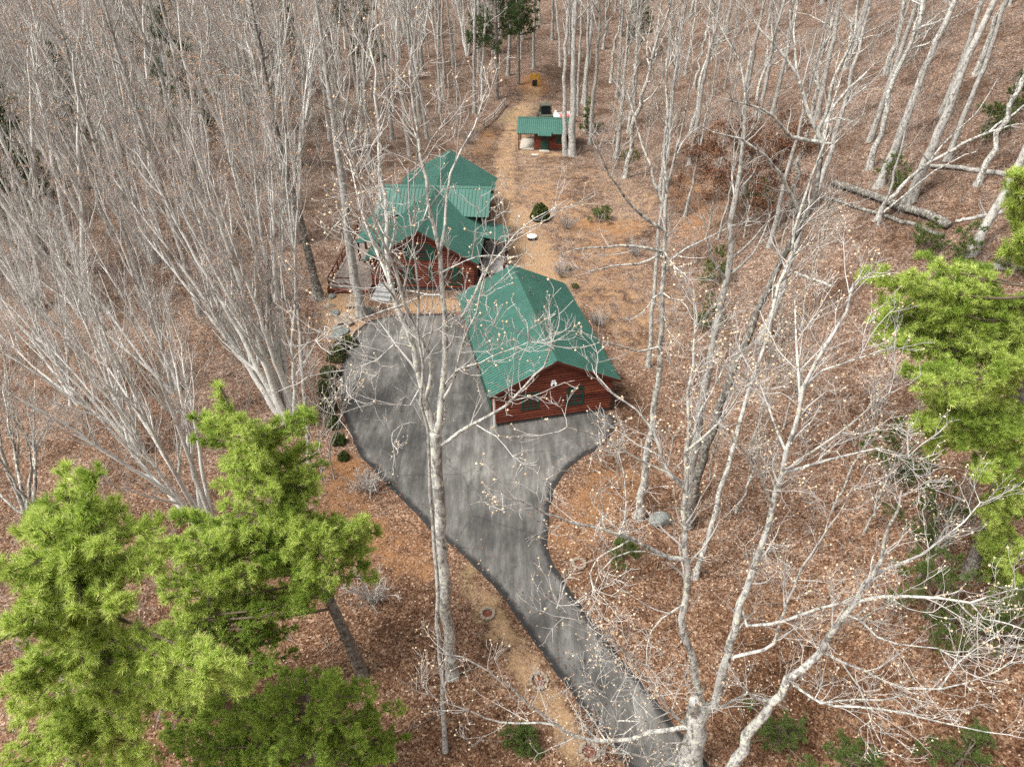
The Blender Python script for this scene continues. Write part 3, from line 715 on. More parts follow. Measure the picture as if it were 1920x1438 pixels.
planter(914, 1152, .29, 1, 'ring of tan stones nearest the birch trunk left of the drive')
planter(1010, 1279, .35, 2, 'larger ring of tan stones on the sandy strip left of the drive')
planter(1105, 1412, .35, 3, 'stone ring near the bottom edge left of the drive')
planter(1085, 1060, .3, 4, 'stone ring in the leaves right of the driveway neck')

# ------------------------------------------------------------------ trees
def resample(P, K):
    P = np.asarray(P, float); s = np.concatenate([[0], np.cumsum(np.linalg.norm(np.diff(P, axis=0), axis=1))]); t = np.linspace(0, s[-1], K)
    return np.stack([np.interp(t, s, P[:, c]) for c in range(3)], 1)
def norm(v): return v / (np.linalg.norm(v, axis=-1, keepdims=True) + 1e-12)
def grow(rng, P, Rr, per_m, t0, t1, ang, length, K=5, rfac=.5, up=.15, wig=.12, taper=.25, rmin=.006, rel=False, cap=None, tip=0):
    """children of the branches P (N,K,3): per_m children a metre between t0 and t1, length (lo,hi) m, or shares of the parent with rel"""
    N, Kp = P.shape[:2]
    if N == 0: return np.zeros((0, K, 3)), np.zeros((0, K))
    L = np.linalg.norm(np.diff(P, axis=1), axis=2).sum(1)
    cnt = np.floor(L * (t1 - t0) * per_m + rng.random(N)).astype(int) + tip
    if cap: cnt = np.minimum(cnt, cap)
    idx = np.repeat(np.arange(N), cnt); n = len(idx)
    if n == 0: return np.zeros((0, K, 3)), np.zeros((0, K))
    t = t0 + (t1 - t0) * rng.random(n)
    if tip:
        first = np.concatenate([[0], np.cumsum(cnt)[:-1]])[cnt > 0]
        for q in range(tip): t[np.minimum(first + q, n - 1)] = .985
    f = t * (Kp - 1); k = np.minimum(f.astype(int), Kp - 2); fr = (f - k)[:, None]
    p = P[idx, k] * (1 - fr) + P[idx, k + 1] * fr; T = norm(P[idx, k + 1] - P[idx, k]); r = Rr[idx, k] * (1 - fr[:, 0]) + Rr[idx, k + 1] * fr[:, 0]
    az = rng.random(n) * 2 * np.pi; a = np.radians(rng.uniform(ang[0], ang[1], n))
    ref = np.where(np.abs(T[:, 2:3]) > .8, [[1., 0, 0]], [[0, 0, 1.]]); A = norm(np.cross(T, ref)); B = np.cross(T, A)
    D = norm(np.cos(a)[:, None] * T + np.sin(a)[:, None] * (np.cos(az)[:, None] * A + np.sin(az)[:, None] * B))
    D = norm(D + np.array([0, 0, 1.]) * up * rng.uniform(.3, 1.5, (n, 1)))
    ln = rng.uniform(length[0], length[1], n) * (1.15 - .6 * t)
    if rel: ln = ln * L[idx]
    st = (ln / (K - 1))[:, None]; Q = np.zeros((n, K, 3)); Q[:, 0] = p
    for j in range(1, K):
        Q[:, j] = Q[:, j - 1] + D * st
        D = norm(D + np.array([0, 0, 1.]) * up * .5 + rng.normal(0, wig, (n, 3)))
    r0 = np.maximum(np.minimum(r * rfac, ln * .03), rmin); R2 = r0[:, None] * np.linspace(1, taper, K)[None]
    return Q, np.maximum(R2, rmin * .7)
OCT = np.array([[1, 0, 0], [-1, 0, 0], [0, 1, 0], [0, -1, 0], [0, 0, 1], [0, 0, -1]], float)
OCF = np.array([[0, 2, 4], [2, 1, 4], [1, 3, 4], [3, 0, 4], [2, 0, 5], [1, 2, 5], [3, 1, 5], [0, 3, 5]])
def beads(mb, rng, C, size, mat):
    n = len(C)
    if n == 0: return
    s = size * rng.uniform(.65, 1.25, (n, 1, 1)) * np.array([1, 1, 1.25]); V = C[:, None, :] + OCT[None] * s
    mb.add(V.reshape(-1, 3), (OCF[None] + np.arange(n)[:, None, None] * 6).reshape(-1, 3), mat)
def leaf_quads(mb, rng, C, size, mat, flat=.0):
    n = len(C)
    if n == 0: return
    a = norm(rng.normal(0, 1, (n, 3)) * np.array([1, 1, 1 - flat])); b = norm(np.cross(a, rng.normal(0, 1, (n, 3)))); s = size * rng.uniform(.6, 1.3, (n, 1))
    if flat: 
        b = norm(np.cross(a, np.array([0, 0, 1.]) + rng.normal(0, .35, (n, 3))))
    V = np.stack([C - a * s, C + b * s * .55, C + a * s, C - b * s * .55], 1)
    mb.add(V.reshape(-1, 3), np.arange(4 * n).reshape(-1, 4), mat)
def crown_levels(rng, P, Rr, dens=1.0, l2=(1.0, 2.4), l3=(.4, 1.1), l4=(.2, .5), up=.2, rmin=.007, t0=.2, S=(5, 3, 3), ang=(30, 62), n3=3.0, n4=4.2):
    """three finer levels of branches on the limbs P; returns tube batches and twig tips"""
    a = grow(rng, P, Rr, 1.9 * dens, t0, 1.0, ang, l2, 6, .5, up, .13, .3, rmin * 1.6, tip=2)
    b = grow(rng, *a, n3 * dens, .15, 1.0, (25, 65), l3, 5, .55, up, .14, .4, rmin * 1.2, tip=2)
    c = grow(rng, *b, n4 * dens, .2, 1.0, (25, 60), l4, 3, .6, up, .12, .5, rmin, tip=1)
    return [(a, S[0]), (b, S[1]), (c, S[2])], c[0][:, -1], b[0][:, -1]
def finish_tree(name, rng, base, limbs, Rl, bark_m, twig_m, crown, tips, seed=None, label=None, cat='tree', group=None, S=9, leaves=None, limb_m=None):
    """limbs: list of polylines (different lengths); crown: tube batches; all in world space, moved to the base"""
    base = np.asarray(base, float)
    root = empty(name, tuple(base)); tag(root, label, cat, group)
    mb = MB(); tb_ = mb
    for q_, (p, r) in enumerate(zip(limbs, Rl)):
        if limb_m is not None and q_ == 1: mb.build('trunk', bark_m, root); mb = MB()
        if r[-1] > .04:
            T = norm(p[-1] - p[-2]); e = r[-1]; p = np.concatenate([p, [p[-1] + T * e * .45, p[-1] + T * e * .75, p[-1] + T * e * .9]]); r = np.concatenate([r, [e * .88, e * .55, e * .03]])
        mb.tubes((p - base)[None], r[None], S if r[0] > .06 else 6)
    mb.build('trunk' if mb is tb_ else 'limbs', bark_m if mb is tb_ else limb_m, root)
    cb = MB()
    for (p, r), s in crown: cb.tubes(p - base, r, s, 0)
    mats = [twig_m]
    if seed is not None and len(tips):
        m_, prob, size = seed; k = rng.random(len(tips)) < prob; beads(cb, rng, tips[k] - base, size, 1); mats.append(m_)
    if leaves is not None:
        m_, C, size = leaves; leaf_quads(cb, rng, C - base, size, len(mats)); mats.append(m_)
    cb.build('crown', mats, root)
    return root
def guided(name, seed, base_px, limb_spec, bark_m, twig_m, label, seedm=None, dens=1.0, K=16, wob=.05, base=None, group=None, up=.22, yoff=0.0, limb_m=None, **kw):
    """a tree whose main limbs follow measured courses; limb_spec: (pixels, radius at root, radius at tip, depth change)"""
    rng = np.random.default_rng(seed); b = gp(*base_px) if base is None else np.asarray(base, float)
    limbs = []; rad = []; anchors = []
    for px, r0, r1, dy in limb_spec:
        if not limbs: y0 = b[1] + yoff; st = None
        else:
            best = None
            for li, pts in enumerate(limbs):
                for q in pts:
                    u, v = to_px(q); e = (u - px[0][0]) ** 2 + (v - px[0][1]) ** 2
                    if best is None or e < best[0]: best = (e, q)
            st = best[1]; y0 = st[1]
        s = np.concatenate([[0], np.cumsum([math.hypot(px[k + 1][0] - px[k][0], px[k + 1][1] - px[k][1]) for k in range(len(px) - 1)])]); s /= s[-1]
        P = np.array([at_y(p[0], p[1], y0 + dy * (t ** 1.2)) for p, t in zip(px, s)])
        if st is not None: P[0] = st
        else:
            P[0] = b - np.array([0, 0, .3])
        L = np.linalg.norm(P[-1] - P[0]); Kk = max(6, min(26, int(L / .55)))
        Q = resample(P, Kk); Q[1:-1] += rng.normal(0, wob, (Kk - 2, 3)) * min(1, r0 * 6)
        t = np.linspace(0, 1, Kk); rr = r0 + (r1 - r0) * t ** .8
        if not anchors and st is None: rr = rr * (1 + .55 * np.exp(-t * L / .5))
        limbs.append(Q); rad.append(rr); anchors.append(y0)
    batches = []; tips = []
    for li, (Q, rr) in enumerate(zip(limbs, rad)):
        KK = 14; P = resample(Q, KK)[None]; R_ = np.interp(np.linspace(0, 1, KK), np.linspace(0, 1, len(rr)), rr)[None]
        t0 = .62 if li == 0 else .18
        bt, tp, tp2 = crown_levels(rng, P, R_, dens, up=up, t0=kw.get('t0', {}).get(li, t0), **{k: v for k, v in kw.items() if k != 't0'})
        batches += bt; tips += [tp, tp2]
    tips = np.concatenate(tips) if tips else np.zeros((0, 3))
    return finish_tree(name, rng, b, limbs, rad, bark_m, twig_m, batches, tips, seedm, label, 'tree', group, limb_m=limb_m)

# --- the forked white tree in front of the driveway
SEED = (MAT['seed'], .22, .03)
guided('tulip_tree', 11, (848, 1268), [
    ([(848, 1268), (838, 1150), (829, 1050), (822, 930), (817, 850), (816, 815)], 0.239, 0.184, 0),
    ([(816, 815), (806, 780), (797, 755), (788, 729), (776, 661), (762, 617), (742, 567), (733, 549), (725, 513), (727, 422), (723, 380), (715, 317), (709, 250), (703, 160), (690, 80)], 0.124, 0.0214, 2.2),
    ([(816, 815), (821, 805), (827, 764), (830, 724), (834, 670), (832, 615), (832, 560), (828, 505), (826, 463), (815, 449), (811, 401), (802, 380), (795, 320), (782, 250), (770, 160), (772, 90)], 0.118, 0.0214, .8),
    ([(826, 463), (832, 448), (836, 380), (839, 347), (846, 320), (866, 277), (884, 250), (905, 190)], 0.0528, 0.0143, 1.8),
    ([(797, 755), (808, 718), (811, 691), (801, 654), (783, 625), (768, 590), (757, 564), (742, 509), (725, 470), (700, 410), (683, 372), (662, 300), (640, 210)], 0.0746, 0.0179, -1.6),
    ([(725, 513), (716, 475), (700, 430), (678, 405), (640, 400), (622, 430)], 0.0497, 0.0143, -2.2),
    ([(733, 549), (706, 470), (690, 440), (672, 380), (655, 300)], 0.0435, 0.0143, 3.0),
    ([(825, 838), (850, 818), (880, 799), (922, 775), (950, 757), (964, 748), (996, 711), (1020, 687), (1030, 668), (1036, 640)], 0.0684, 0.0179, -3.0),
    ([(836, 753), (843, 730), (854, 702), (862, 672), (869, 643), (882, 606), (898, 568), (900, 550), (908, 526), (918, 490), (930, 455)], 0.0528, 0.0143, -1.5),
    ([(834, 640), (841, 613), (856, 597), (871, 584), (887, 569), (893, 540), (892, 526), (913, 505), (938, 470), (955, 449), (975, 432), (996, 415), (1040, 390)], 0.0559, 0.0129, 2.0),
    ([(826, 505), (850, 500), (890, 482), (920, 478), (950, 482)], 0.028, 0.009, -1.2),
    ([(775, 640), (762, 634), (742, 643), (727, 658), (711, 674), (680, 688), (645, 695), (610, 700), (575, 706)], 0.0311, 0.01, -2.4),
    ([(757, 564), (735, 575), (700, 592), (660, 605), (620, 620), (590, 640)], 0.0311, 0.009, -3.2),
    ([(799, 803), (784, 792), (764, 792), (745, 800), (735, 812)], 0.0249, 0.009, -1.0),
    ([(788, 729), (772, 760), (745, 762), (715, 755), (680, 760), (640, 775)], 0.028, 0.009, -2.6),
    ([(832, 720), (862, 690), (900, 680), (930, 665), (960, 655), (995, 640)], 0.0311, 0.01, -3.4),
    ([(832, 560), (800, 552), (770, 545), (740, 542), (705, 538)], 0.0311, 0.0108, 1.4),
    ([(811, 401), (790, 420), (765, 425), (745, 430), (720, 415)], 0.0218, 0.009, -1.5)],
    MAT['bark_white'], MAT['twig_pale'], 'tall pale forked tree with cream seed heads rising in front of the asphalt driveway', SEED, dens=.85, t0={0: .9}, l2=(.7, 2.2), n3=2.4, n4=3.2, rmin=.008)

# --- the many-limbed pale tree at the lower right
guided('tulip_tree', 12, (1292, 1440), [
    ([(1292, 1445), (1297, 1410), (1305, 1365), (1312, 1330)], 0.437, 0.367, .2),
    ([(1308, 1345), (1300, 1322), (1302, 1312)], 0.197, 0.181, -.4),
    ([(1316, 1330), (1305, 1260), (1283, 1200), (1277, 1170), (1284, 1130), (1287, 1080), (1285, 1000), (1287, 900), (1291, 832), (1288, 775), (1285, 750), (1291, 719), (1296, 684), (1305, 610), (1300, 540)], 0.158, 0.0226, .9),
    ([(1291, 832), (1312, 822), (1332, 810), (1354, 785), (1385, 745), (1400, 700)], 0.0459, 0.0113, -1.4),
    ([(1291, 838), (1303, 800), (1313, 775), (1330, 740), (1344, 716), (1365, 670)], 0.0459, 0.0113, 1.6),
    ([(1278, 913), (1257, 891), (1240, 860), (1235, 844), (1230, 815), (1222, 800), (1203, 775), (1169, 753), (1140, 730), (1115, 700)], 0.0655, 0.0136, 1.2),
    ([(1240, 885), (1215, 870), (1175, 850), (1150, 825), (1110, 815), (1060, 800)], 0.0393, 0.0105, -1.5),
    ([(1275, 1060), (1250, 1045), (1232, 1035), (1188, 1010), (1150, 998), (1110, 990), (1078, 982), (1040, 965), (1000, 950), (965, 935)], 0.0788, 0.0136, -2.2),
    ([(1150, 998), (1175, 965), (1172, 930), (1170, 890), (1160, 850)], 0.0328, 0.0105, 1.2),
    ([(1188, 1010), (1150, 1030), (1120, 1045), (1105, 1075), (1112, 1105)], 0.0328, 0.00905, -1.4),
    ([(1262, 1060), (1190, 1030), (1142, 1050), (1115, 1085), (1108, 1120)], 0.0328, 0.00905, -2.5),
    ([(1284, 1120), (1240, 1160), (1225, 1175), (1212, 1215), (1213, 1250)], 0.0393, 0.0105, -2.0),
    ([(1200, 1240), (1190, 1235), (1150, 1200), (1120, 1180), (1080, 1160), (1040, 1140)], 0.0295, 0.00905, -2.0),
    ([(1318, 1340), (1336, 1323), (1351, 1282), (1362, 1237), (1385, 1143), (1407, 1087), (1430, 1001), (1448, 949), (1475, 847), (1501, 762), (1509, 718), (1531, 666), (1568, 607), (1582, 585), (1600, 530)], 0.177, 0.0264, .6),
    ([(1501, 752), (1497, 699), (1494, 650), (1492, 614), (1490, 560)], 0.0524, 0.0151, 1.6),
    ([(1479, 884), (1516, 847), (1550, 830), (1590, 800), (1630, 770), (1670, 735)], 0.0459, 0.0113, -1.6),
    ([(1470, 890), (1520, 870), (1593, 854), (1640, 840), (1690, 850), (1730, 870)], 0.0459, 0.0113, 1.4),
    ([(1475, 847), (1455, 800), (1440, 760), (1425, 720), (1400, 680), (1380, 640)], 0.0393, 0.0105, 1.8),
    ([(1448, 949), (1420, 880), (1400, 850), (1370, 820), (1350, 780)], 0.0393, 0.0105, -1.6),
    ([(1509, 718), (1550, 690), (1590, 680), (1640, 660), (1680, 650)], 0.036, 0.0105, 1.2),
    ([(1385, 1143), (1402, 1176), (1440, 1172), (1480, 1160), (1530, 1140), (1580, 1130)], 0.0655, 0.0377, -1.6),
    ([(1375, 1232), (1430, 1222), (1452, 1205), (1465, 1160), (1485, 1110), (1495, 1080), (1508, 1050), (1530, 1030), (1555, 985), (1585, 945), (1600, 910)], 0.0622, 0.0121, -1.8),
    ([(1308, 1372), (1277, 1361), (1240, 1370), (1209, 1374), (1170, 1388), (1134, 1391), (1090, 1384), (1060, 1372), (1039, 1357), (988, 1320), (961, 1293), (935, 1275), (910, 1255), (863, 1228), (830, 1225)], 0.0983, 0.0151, -1.2),
    ([(1039, 1357), (1000, 1352), (944, 1357), (900, 1345), (870, 1327), (829, 1316), (800, 1300)], 0.0459, 0.0113, -.8),
    ([(1134, 1391), (1160, 1360), (1145, 1320), (1130, 1285), (1095, 1270)], 0.0295, 0.00905, -1.2),
    ([(1140, 1356), (1175, 1350), (1200, 1352), (1170, 1376)], 0.0262, 0.0151, -.6),
    ([(1290, 1420), (1256, 1432), (1192, 1415), (1145, 1412), (1114, 1405)], 0.0721, 0.0151, -1.5),
    ([(1300, 1366), (1277, 1350), (1250, 1325), (1225, 1290), (1192, 1249), (1165, 1215), (1141, 1194), (1110, 1180)], 0.0655, 0.0136, -1.5),
    ([(1290, 1380), (1272, 1392), (1270, 1404)], 0.059, 0.0452, -.8),
    ([(1320, 1355), (1370, 1315), (1405, 1298)], 0.059, 0.0377, .6)],
    MAT['bark_white'], MAT['twig_pale'], 'large pale many limbed tree with cream seed heads at the lower right beside the drive', (MAT['seed'], .34, .031), dens=.95, t0={0: .99, 1: .99}, l2=(.6, 2.1), n3=2.8, n4=3.4, rmin=.0075)
guided('tulip_tree', 17, (1362, 1456), [
    ([(1362, 1458), (1382, 1420), (1402, 1388), (1432, 1335), (1455, 1298), (1490, 1267), (1538, 1225), (1557, 1188), (1587, 1143), (1624, 1091), (1643, 1065), (1658, 1012), (1669, 975), (1690, 920)], 0.238, 0.0246, -.4),
    ([(1639, 1080), (1675, 1065), (1710, 1050), (1759, 1016), (1800, 985), (1840, 940)], 0.0551, 0.0127, 1.2),
    ([(1602, 1132), (1640, 1118), (1684, 1117), (1730, 1122), (1766, 1121), (1822, 1128), (1860, 1118), (1908, 1102)], 0.0585, 0.0158, -1.4),
    ([(1590, 1165), (1604, 1168), (1640, 1145), (1680, 1125), (1700, 1140)], 0.0344, 0.0111, -2.2),
    ([(1606, 1170), (1650, 1200), (1700, 1210), (1760, 1215), (1800, 1240)], 0.0344, 0.0111, -2.0),
    ([(1822, 1128), (1845, 1160), (1880, 1165), (1920, 1180)], 0.031, 0.0111, -.8),
    ([(1482, 1289), (1520, 1310), (1560, 1323), (1635, 1326), (1690, 1335), (1729, 1345), (1790, 1358), (1841, 1371), (1900, 1378)], 0.0585, 0.0143, -1.8),
    ([(1542, 1229), (1575, 1240), (1617, 1255), (1684, 1289), (1766, 1293), (1841, 1274), (1900, 1240)], 0.0517, 0.0143, -.8),
    ([(1766, 1293), (1790, 1250), (1830, 1215), (1870, 1190)], 0.0344, 0.0111, .9),
    ([(1482, 1295), (1540, 1318), (1590, 1310), (1660, 1312), (1700, 1300)], 0.0413, 0.0238, -2.4),
    ([(1595, 1255), (1612, 1290), (1625, 1325), (1640, 1370), (1655, 1400)], 0.0344, 0.00951, -1.6),
    ([(1450, 1306), (1432, 1312), (1415, 1308), (1403, 1296), (1390, 1285)], 0.0738, 0.0246, -.5)],
    MAT['bark_white'], MAT['twig_pale'], 'pale tree leaning right from the bottom edge with long spreading limbs', (MAT['seed'], .34, .031), dens=.95, t0={0: .35}, l2=(.6, 2.1), n3=2.8, n4=3.4, rmin=.0075)

# --- lichen covered tree beside the garage
guided('lichen_tree', 13, (1194, 968), [
    ([(1194, 968), (1206, 900), (1220, 810), (1229, 740), (1237, 671), (1240, 601), (1244, 517), (1245, 432), (1247, 348), (1248, 260), (1252, 180), (1250, 110)], 0.224, 0.033, .6),
    ([(1240, 440), (1215, 415), (1183, 385), (1168, 362), (1155, 345), (1136, 320), (1120, 280)], 0.08, 0.024, -1.4),
    ([(1243, 477), (1230, 470), (1206, 466), (1195, 462), (1183, 461), (1136, 463), (1085, 466), (1050, 478)], 0.072, 0.016, -2.0),
    ([(1240, 482), (1218, 488), (1197, 494), (1150, 500), (1110, 510), (1060, 500)], 0.056, 0.0128, -2.6),
    ([(1243, 495), (1254, 489), (1282, 469), (1327, 446), (1366, 427), (1400, 415)], 0.064, 0.0128, 1.4),
    ([(1243, 484), (1262, 498), (1276, 510), (1290, 522)], 0.048, 0.016, -2.0),
    ([(1243, 390), (1235, 365), (1228, 342), (1222, 320), (1200, 260), (1185, 200), (1165, 150)], 0.068, 0.016, .9),
    ([(1246, 350), (1262, 310), (1275, 260), (1290, 190), (1300, 120)], 0.064, 0.016, -1.2),
    ([(1240, 540), (1225, 560), (1215, 575), (1200, 590), (1180, 600)], 0.04, 0.0112, -2.2),
    ([(1242, 540), (1256, 560), (1285, 565), (1295, 595), (1310, 610)], 0.04, 0.0112, -1.8),
    ([(1241, 600), (1250, 615), (1256, 625), (1272, 640)], 0.036, 0.0096, -1.5),
    ([(1238, 640), (1200, 660), (1165, 650), (1130, 640), (1080, 655), (1050, 650), (1020, 640)], 0.056, 0.0112, -4.2),
    ([(1130, 640), (1100, 625), (1070, 620), (1030, 625)], 0.032, 0.009, -1.0)],
    MAT['bark_lichen'], MAT['twig_pale'], 'straight lichen blotched tree with short crooked limbs right of the garage', None, dens=.75, t0={0: .42}, l2=(.6, 1.8), n3=2.6, n4=3.2)

# --- crooked oak and the grey trunks of the right slope
guided('oak_tree', 14, (1288, 985), [
    ([(1288, 985), (1315, 870), (1345, 780), (1375, 690), (1400, 630), (1440, 540), (1480, 465), (1520, 395), (1533, 340), (1538, 300), (1541, 268)], 0.269, 0.096, 2.0),
    ([(1541, 268), (1515, 262), (1472, 254), (1458, 225), (1440, 205), (1410, 198), (1370, 190)], 0.09, 0.0225, -1.5),
    ([(1541, 272), (1522, 225), (1514, 200), (1494, 140), (1474, 113), (1450, 80), (1430, 67), (1405, 25)], 0.0975, 0.0225, 1.0),
    ([(1494, 140), (1490, 90), (1488, 50), (1495, 10)], 0.06, 0.0188, 1.5),
    ([(1541, 268), (1545, 235), (1550, 215), (1575, 185), (1600, 160), (1640, 120)], 0.09, 0.0188, 1.8),
    ([(1550, 215), (1570, 222), (1592, 225)], 0.0525, 0.0225, -1.0),
    ([(1543, 282), (1565, 272), (1588, 245)], 0.06, 0.015, -1.0),
    ([(1500, 430), (1480, 360), (1465, 330), (1440, 295), (1400, 265), (1350, 250), (1310, 235)], 0.09, 0.0225, -1.8),
    ([(1410, 198), (1390, 120), (1350, 50), (1325, 10)], 0.045, 0.015, 1.0),
    ([(1360, 720), (1330, 700), (1290, 640), (1250, 600)], 0.045, 0.0112, -1.5),
    ([(1440, 540), (1475, 520), (1492, 505)], 0.06, 0.0375, -.8)],
    MAT['bark_dark'], MAT['twig_grey'], 'leaning oak with crooked lichen spotted limbs on the right slope', None, limb_m=MAT['bark_lichen'], dens=.7, t0={0: .8}, l2=(.8, 2.4), n3=2.6, n4=3.4)
guided('leaning_tree', 18, (1640, 415), [
    ([(1640, 415), (1665, 376), (1700, 340), (1735, 309), (1790, 280), (1850, 247), (1890, 220), (1925, 192), (1980, 160)], .17, .05, 1.5),
    ([(1650, 400), (1677, 382), (1715, 350), (1758, 318), (1800, 295), (1830, 285)], .1, .03, -.8),
    ([(1735, 309), (1765, 275), (1800, 240), (1835, 210), (1870, 150)], .08, .02, 1.5),
    ([(1850, 247), (1880, 240), (1910, 232), (1940, 235)], .07, .03, -.6),
    ([(1735, 309), (1730, 290), (1715, 275)], .06, .03, -.4)],
    MAT['bark_lichen'], MAT['twig_grey'], 'pale lichen covered tree leaning far right above the fallen logs', None, dens=.55, t0={0: .45}, l2=(.6, 1.8), n3=2.2, n4=2.6)
def pole(name, seed, px, r0, bark_m, twig_m, label, dy=1.5, dens=.6, seedm=None, nl=7, t_l=.55, group=None):
    """tall straight woodland trunk following px, limbs in its upper part"""
    rng = np.random.default_rng(seed); b = gp(*px[0]); n = len(px)
    P = np.array([at_y(p[0], p[1], b[1] + dy * k / max(1, n - 1)) for k, p in enumerate(px)]); P[0] = b - [0, 0, .3]
    d = norm(P[-1] - P[-2]); H = P[-1][2] - b[2]
    if H < 21: P = np.concatenate([P, [P[-1] + d * (22 - H)]])
    Q = resample(P, 22); Q[2:-1] += rng.normal(0, .05, (19, 3)); t = np.linspace(0, 1, 22); rr = r0 * (1 - .82 * t) * (1 + .5 * np.exp(-t * 40))
    lm = grow(rng, Q[None], rr[None], nl / 22 / (1 - t_l), t_l, .98, (35, 60), (2.0, 4.5), 8, .5, .22, .12, .25, .02, tip=1)
    bt, tp, tp2 = crown_levels(rng, np.concatenate([resample(Q[int(22 * t_l):], 8)[None], lm[0]]), np.concatenate([np.linspace(rr[int(22 * t_l)], rr[-1], 8)[None], lm[1]]), dens, l2=(.8, 2.0), n3=2.6, n4=3.2)
    return finish_tree(name, rng, b, [Q] + list(lm[0]), [rr] + list(lm[1]), bark_m, twig_m, bt, np.concatenate([tp, tp2]), seedm, label, 'tree', group)
pole('hardwood_tree', 21, [(1648, 350), (1700, 220), (1750, 90), (1790, 0)], .34, MAT['bark_grey'], MAT['twig_grey'], 'straight grey trunk leaning right behind the fallen logs, left one of a pair')
pole('hardwood_tree', 22, [(1705, 378), (1760, 250), (1815, 110), (1862, 0)], .38, MAT['bark_grey'], MAT['twig_grey'], 'thick smooth grey trunk leaning right behind the fallen logs, right one of a pair')
pole('hardwood_tree', 23, [(1292, 945), (1308, 799), (1337, 651), (1356, 560), (1370, 467), (1378, 380), (1390, 270)], .28, MAT['bark_grey'], MAT['twig_grey'], 'grey trunk standing just left of the leaning oak')
pole('hardwood_tree', 24, [(1425, 640), (1460, 560), (1500, 430), (1545, 330), (1580, 200)], .27, MAT['bark_grey'], MAT['twig_grey'], 'grey trunk rising behind the crooked oak on the right slope')
pole('hardwood_tree', 25, [(1072, 292), (1074, 200), (1076, 100), (1080, 0)], .46, MAT['bark_grey'], MAT['twig_grey'], 'thick grey trunk standing at the right end of the small cabin')
pole('hardwood_tree', 26, [(1060, 292), (1058, 200), (1060, 100), (1066, 0)], .3, MAT['bark_grey'], MAT['twig_grey'], 'slim grey trunk in front of the small cabin wall')
pole('hardwood_tree', 27, [(678, 592), (664, 520), (655, 440), (640, 330), (620, 200), (600, 60)], .38, MAT['bark_grey'], MAT['twig_grey'], 'massive grey trunk at the left front corner of the log house', dens=.7)
pole('hardwood_tree', 28, [(600, 560), (585, 500), (570, 440), (545, 350), (515, 230), (490, 100)], .34, MAT['bark_dark'], MAT['twig_grey'], 'dark leaning trunk left of the log house porch')
pole('hardwood_tree', 29, [(1820, 480), (1850, 420), (1880, 370), (1915, 300), (1960, 200)], .3, MAT['bark_grey'], MAT['twig_grey'], 'brown grey trunk behind the right pine near the logs')
pole('hardwood_tree', 30, [(1215, 690), (1222, 600), (1228, 520), (1240, 400)], .16, MAT['bark_grey'], MAT['twig_grey'], 'slender dark sapling trunk behind the lichen blotched tree', nl=5)
pole('hardwood_tree', 31, [(835, 1410), (832, 1330), (826, 1230), (822, 1120), (815, 1020)], .1, MAT['bark_grey'], MAT['twig_pale'], 'thin bare sapling beside the big pale trunk', dens=.5, nl=6)
pole('hardwood_tree', 32, [(1302, 1085), (1325, 1010), (1350, 920), (1372, 845)], .14, MAT['bark_lichen'], MAT['twig_pale'], 'thin grey leaning trunk between the two pale limbs of the right tree', dens=.5, nl=6)
pole('hardwood_tree', 34, [(590, 870), (592, 960), (580, 900), (578, 840), (572, 760)][2:], .13, MAT['bark_grey'], MAT['twig_pale'], 'slim bare tree between the left pine and the driveway edge', dens=.5, nl=6)

# --- vase shaped clumps of bare stems left of the drive
def clump(name, seed, base_px, tips_px, r0, label, bark_m='bark_bright', twig_m='twig_pink', seedm=None, dens=1.0, dy=(-3, 4), K=16):
    rng = np.random.default_rng(seed); b = gp(*base_px); limbs = []; rad = []; bat = []; tips = []
    for q, (tx, ty) in enumerate(tips_px):
        yy = b[1] + rng.uniform(*dy); tip = at_y(tx, ty, yy); a = b + np.append(rng.normal(0, .25, 2), -.2); t = np.linspace(0, 1, K)[:, None]
        ctrl = a + (tip - a) * .42 + np.array([0, 0, 1.2]); P = (1 - t) ** 2 * a + 2 * t * (1 - t) * ctrl + t * t * tip; P[1:] += np.cumsum(rng.normal(0, .05, (K - 1, 3)), 0)
        r = r0 * rng.uniform(.65, 1.1); rr = r * (1 - .86 * t[:, 0] ** .9); limbs.append(P); rad.append(rr)
        lm = grow(rng, P[None], rr[None], .75, .22, .97, (16, 38), (2.2, 5.0), 9, .7, .2, .07, .22, .014, tip=1)
        for l, r_ in zip(lm[0], lm[1]): limbs.append(l); rad.append(r_)
        Pa = np.concatenate([resample(P[K // 3:], 9)[None], lm[0]]); Ra = np.concatenate([np.interp(np.linspace(.33, 1, 9), np.linspace(0, 1, K), rr)[None], lm[1]])
        bt, tp, tp2 = crown_levels(rng, Pa, Ra, dens * .8, l2=(.7, 2.0), l3=(.4, 1.0), l4=(.2, .45), up=.3, ang=(18, 46), n3=2.9, n4=3.6, rmin=.006); bat += bt; tips += [tp, tp2]
    return finish_tree(name, rng, b, limbs, rad, MAT[bark_m], MAT[twig_m], bat, np.concatenate(tips), seedm, label)
BUD = (MAT['bud'], .25, .03)
clump('maple_tree', 41, (548, 800), [(205, 330), (262, 285), (310, 250), (365, 230), (420, 255), (470, 275), (520, 300), (250, 420), (330, 380), (560, 340), (400, 330)], .23, 'broad grey many stemmed maple fanning out left of the driveway', bark_m='bark_bright', seedm=BUD, dens=1.05)
clump('maple_tree', 42, (395, 1010), [(20, 620), (80, 560), (150, 540), (230, 580), (300, 600), (-60, 700), (340, 640), (180, 660)], .15, 'pale many stemmed bare tree behind the left pines', 'bark_bright', 'twig_pale', dens=.75)
clump('maple_tree', 43, (262, 850), [(-40, 520), (20, 480), (70, 430), (120, 470), (170, 520), (-80, 600), (0, 560)], .14, 'white stemmed bare clump at the far left above the pines', 'bark_bright', 'twig_pale', dens=.7)
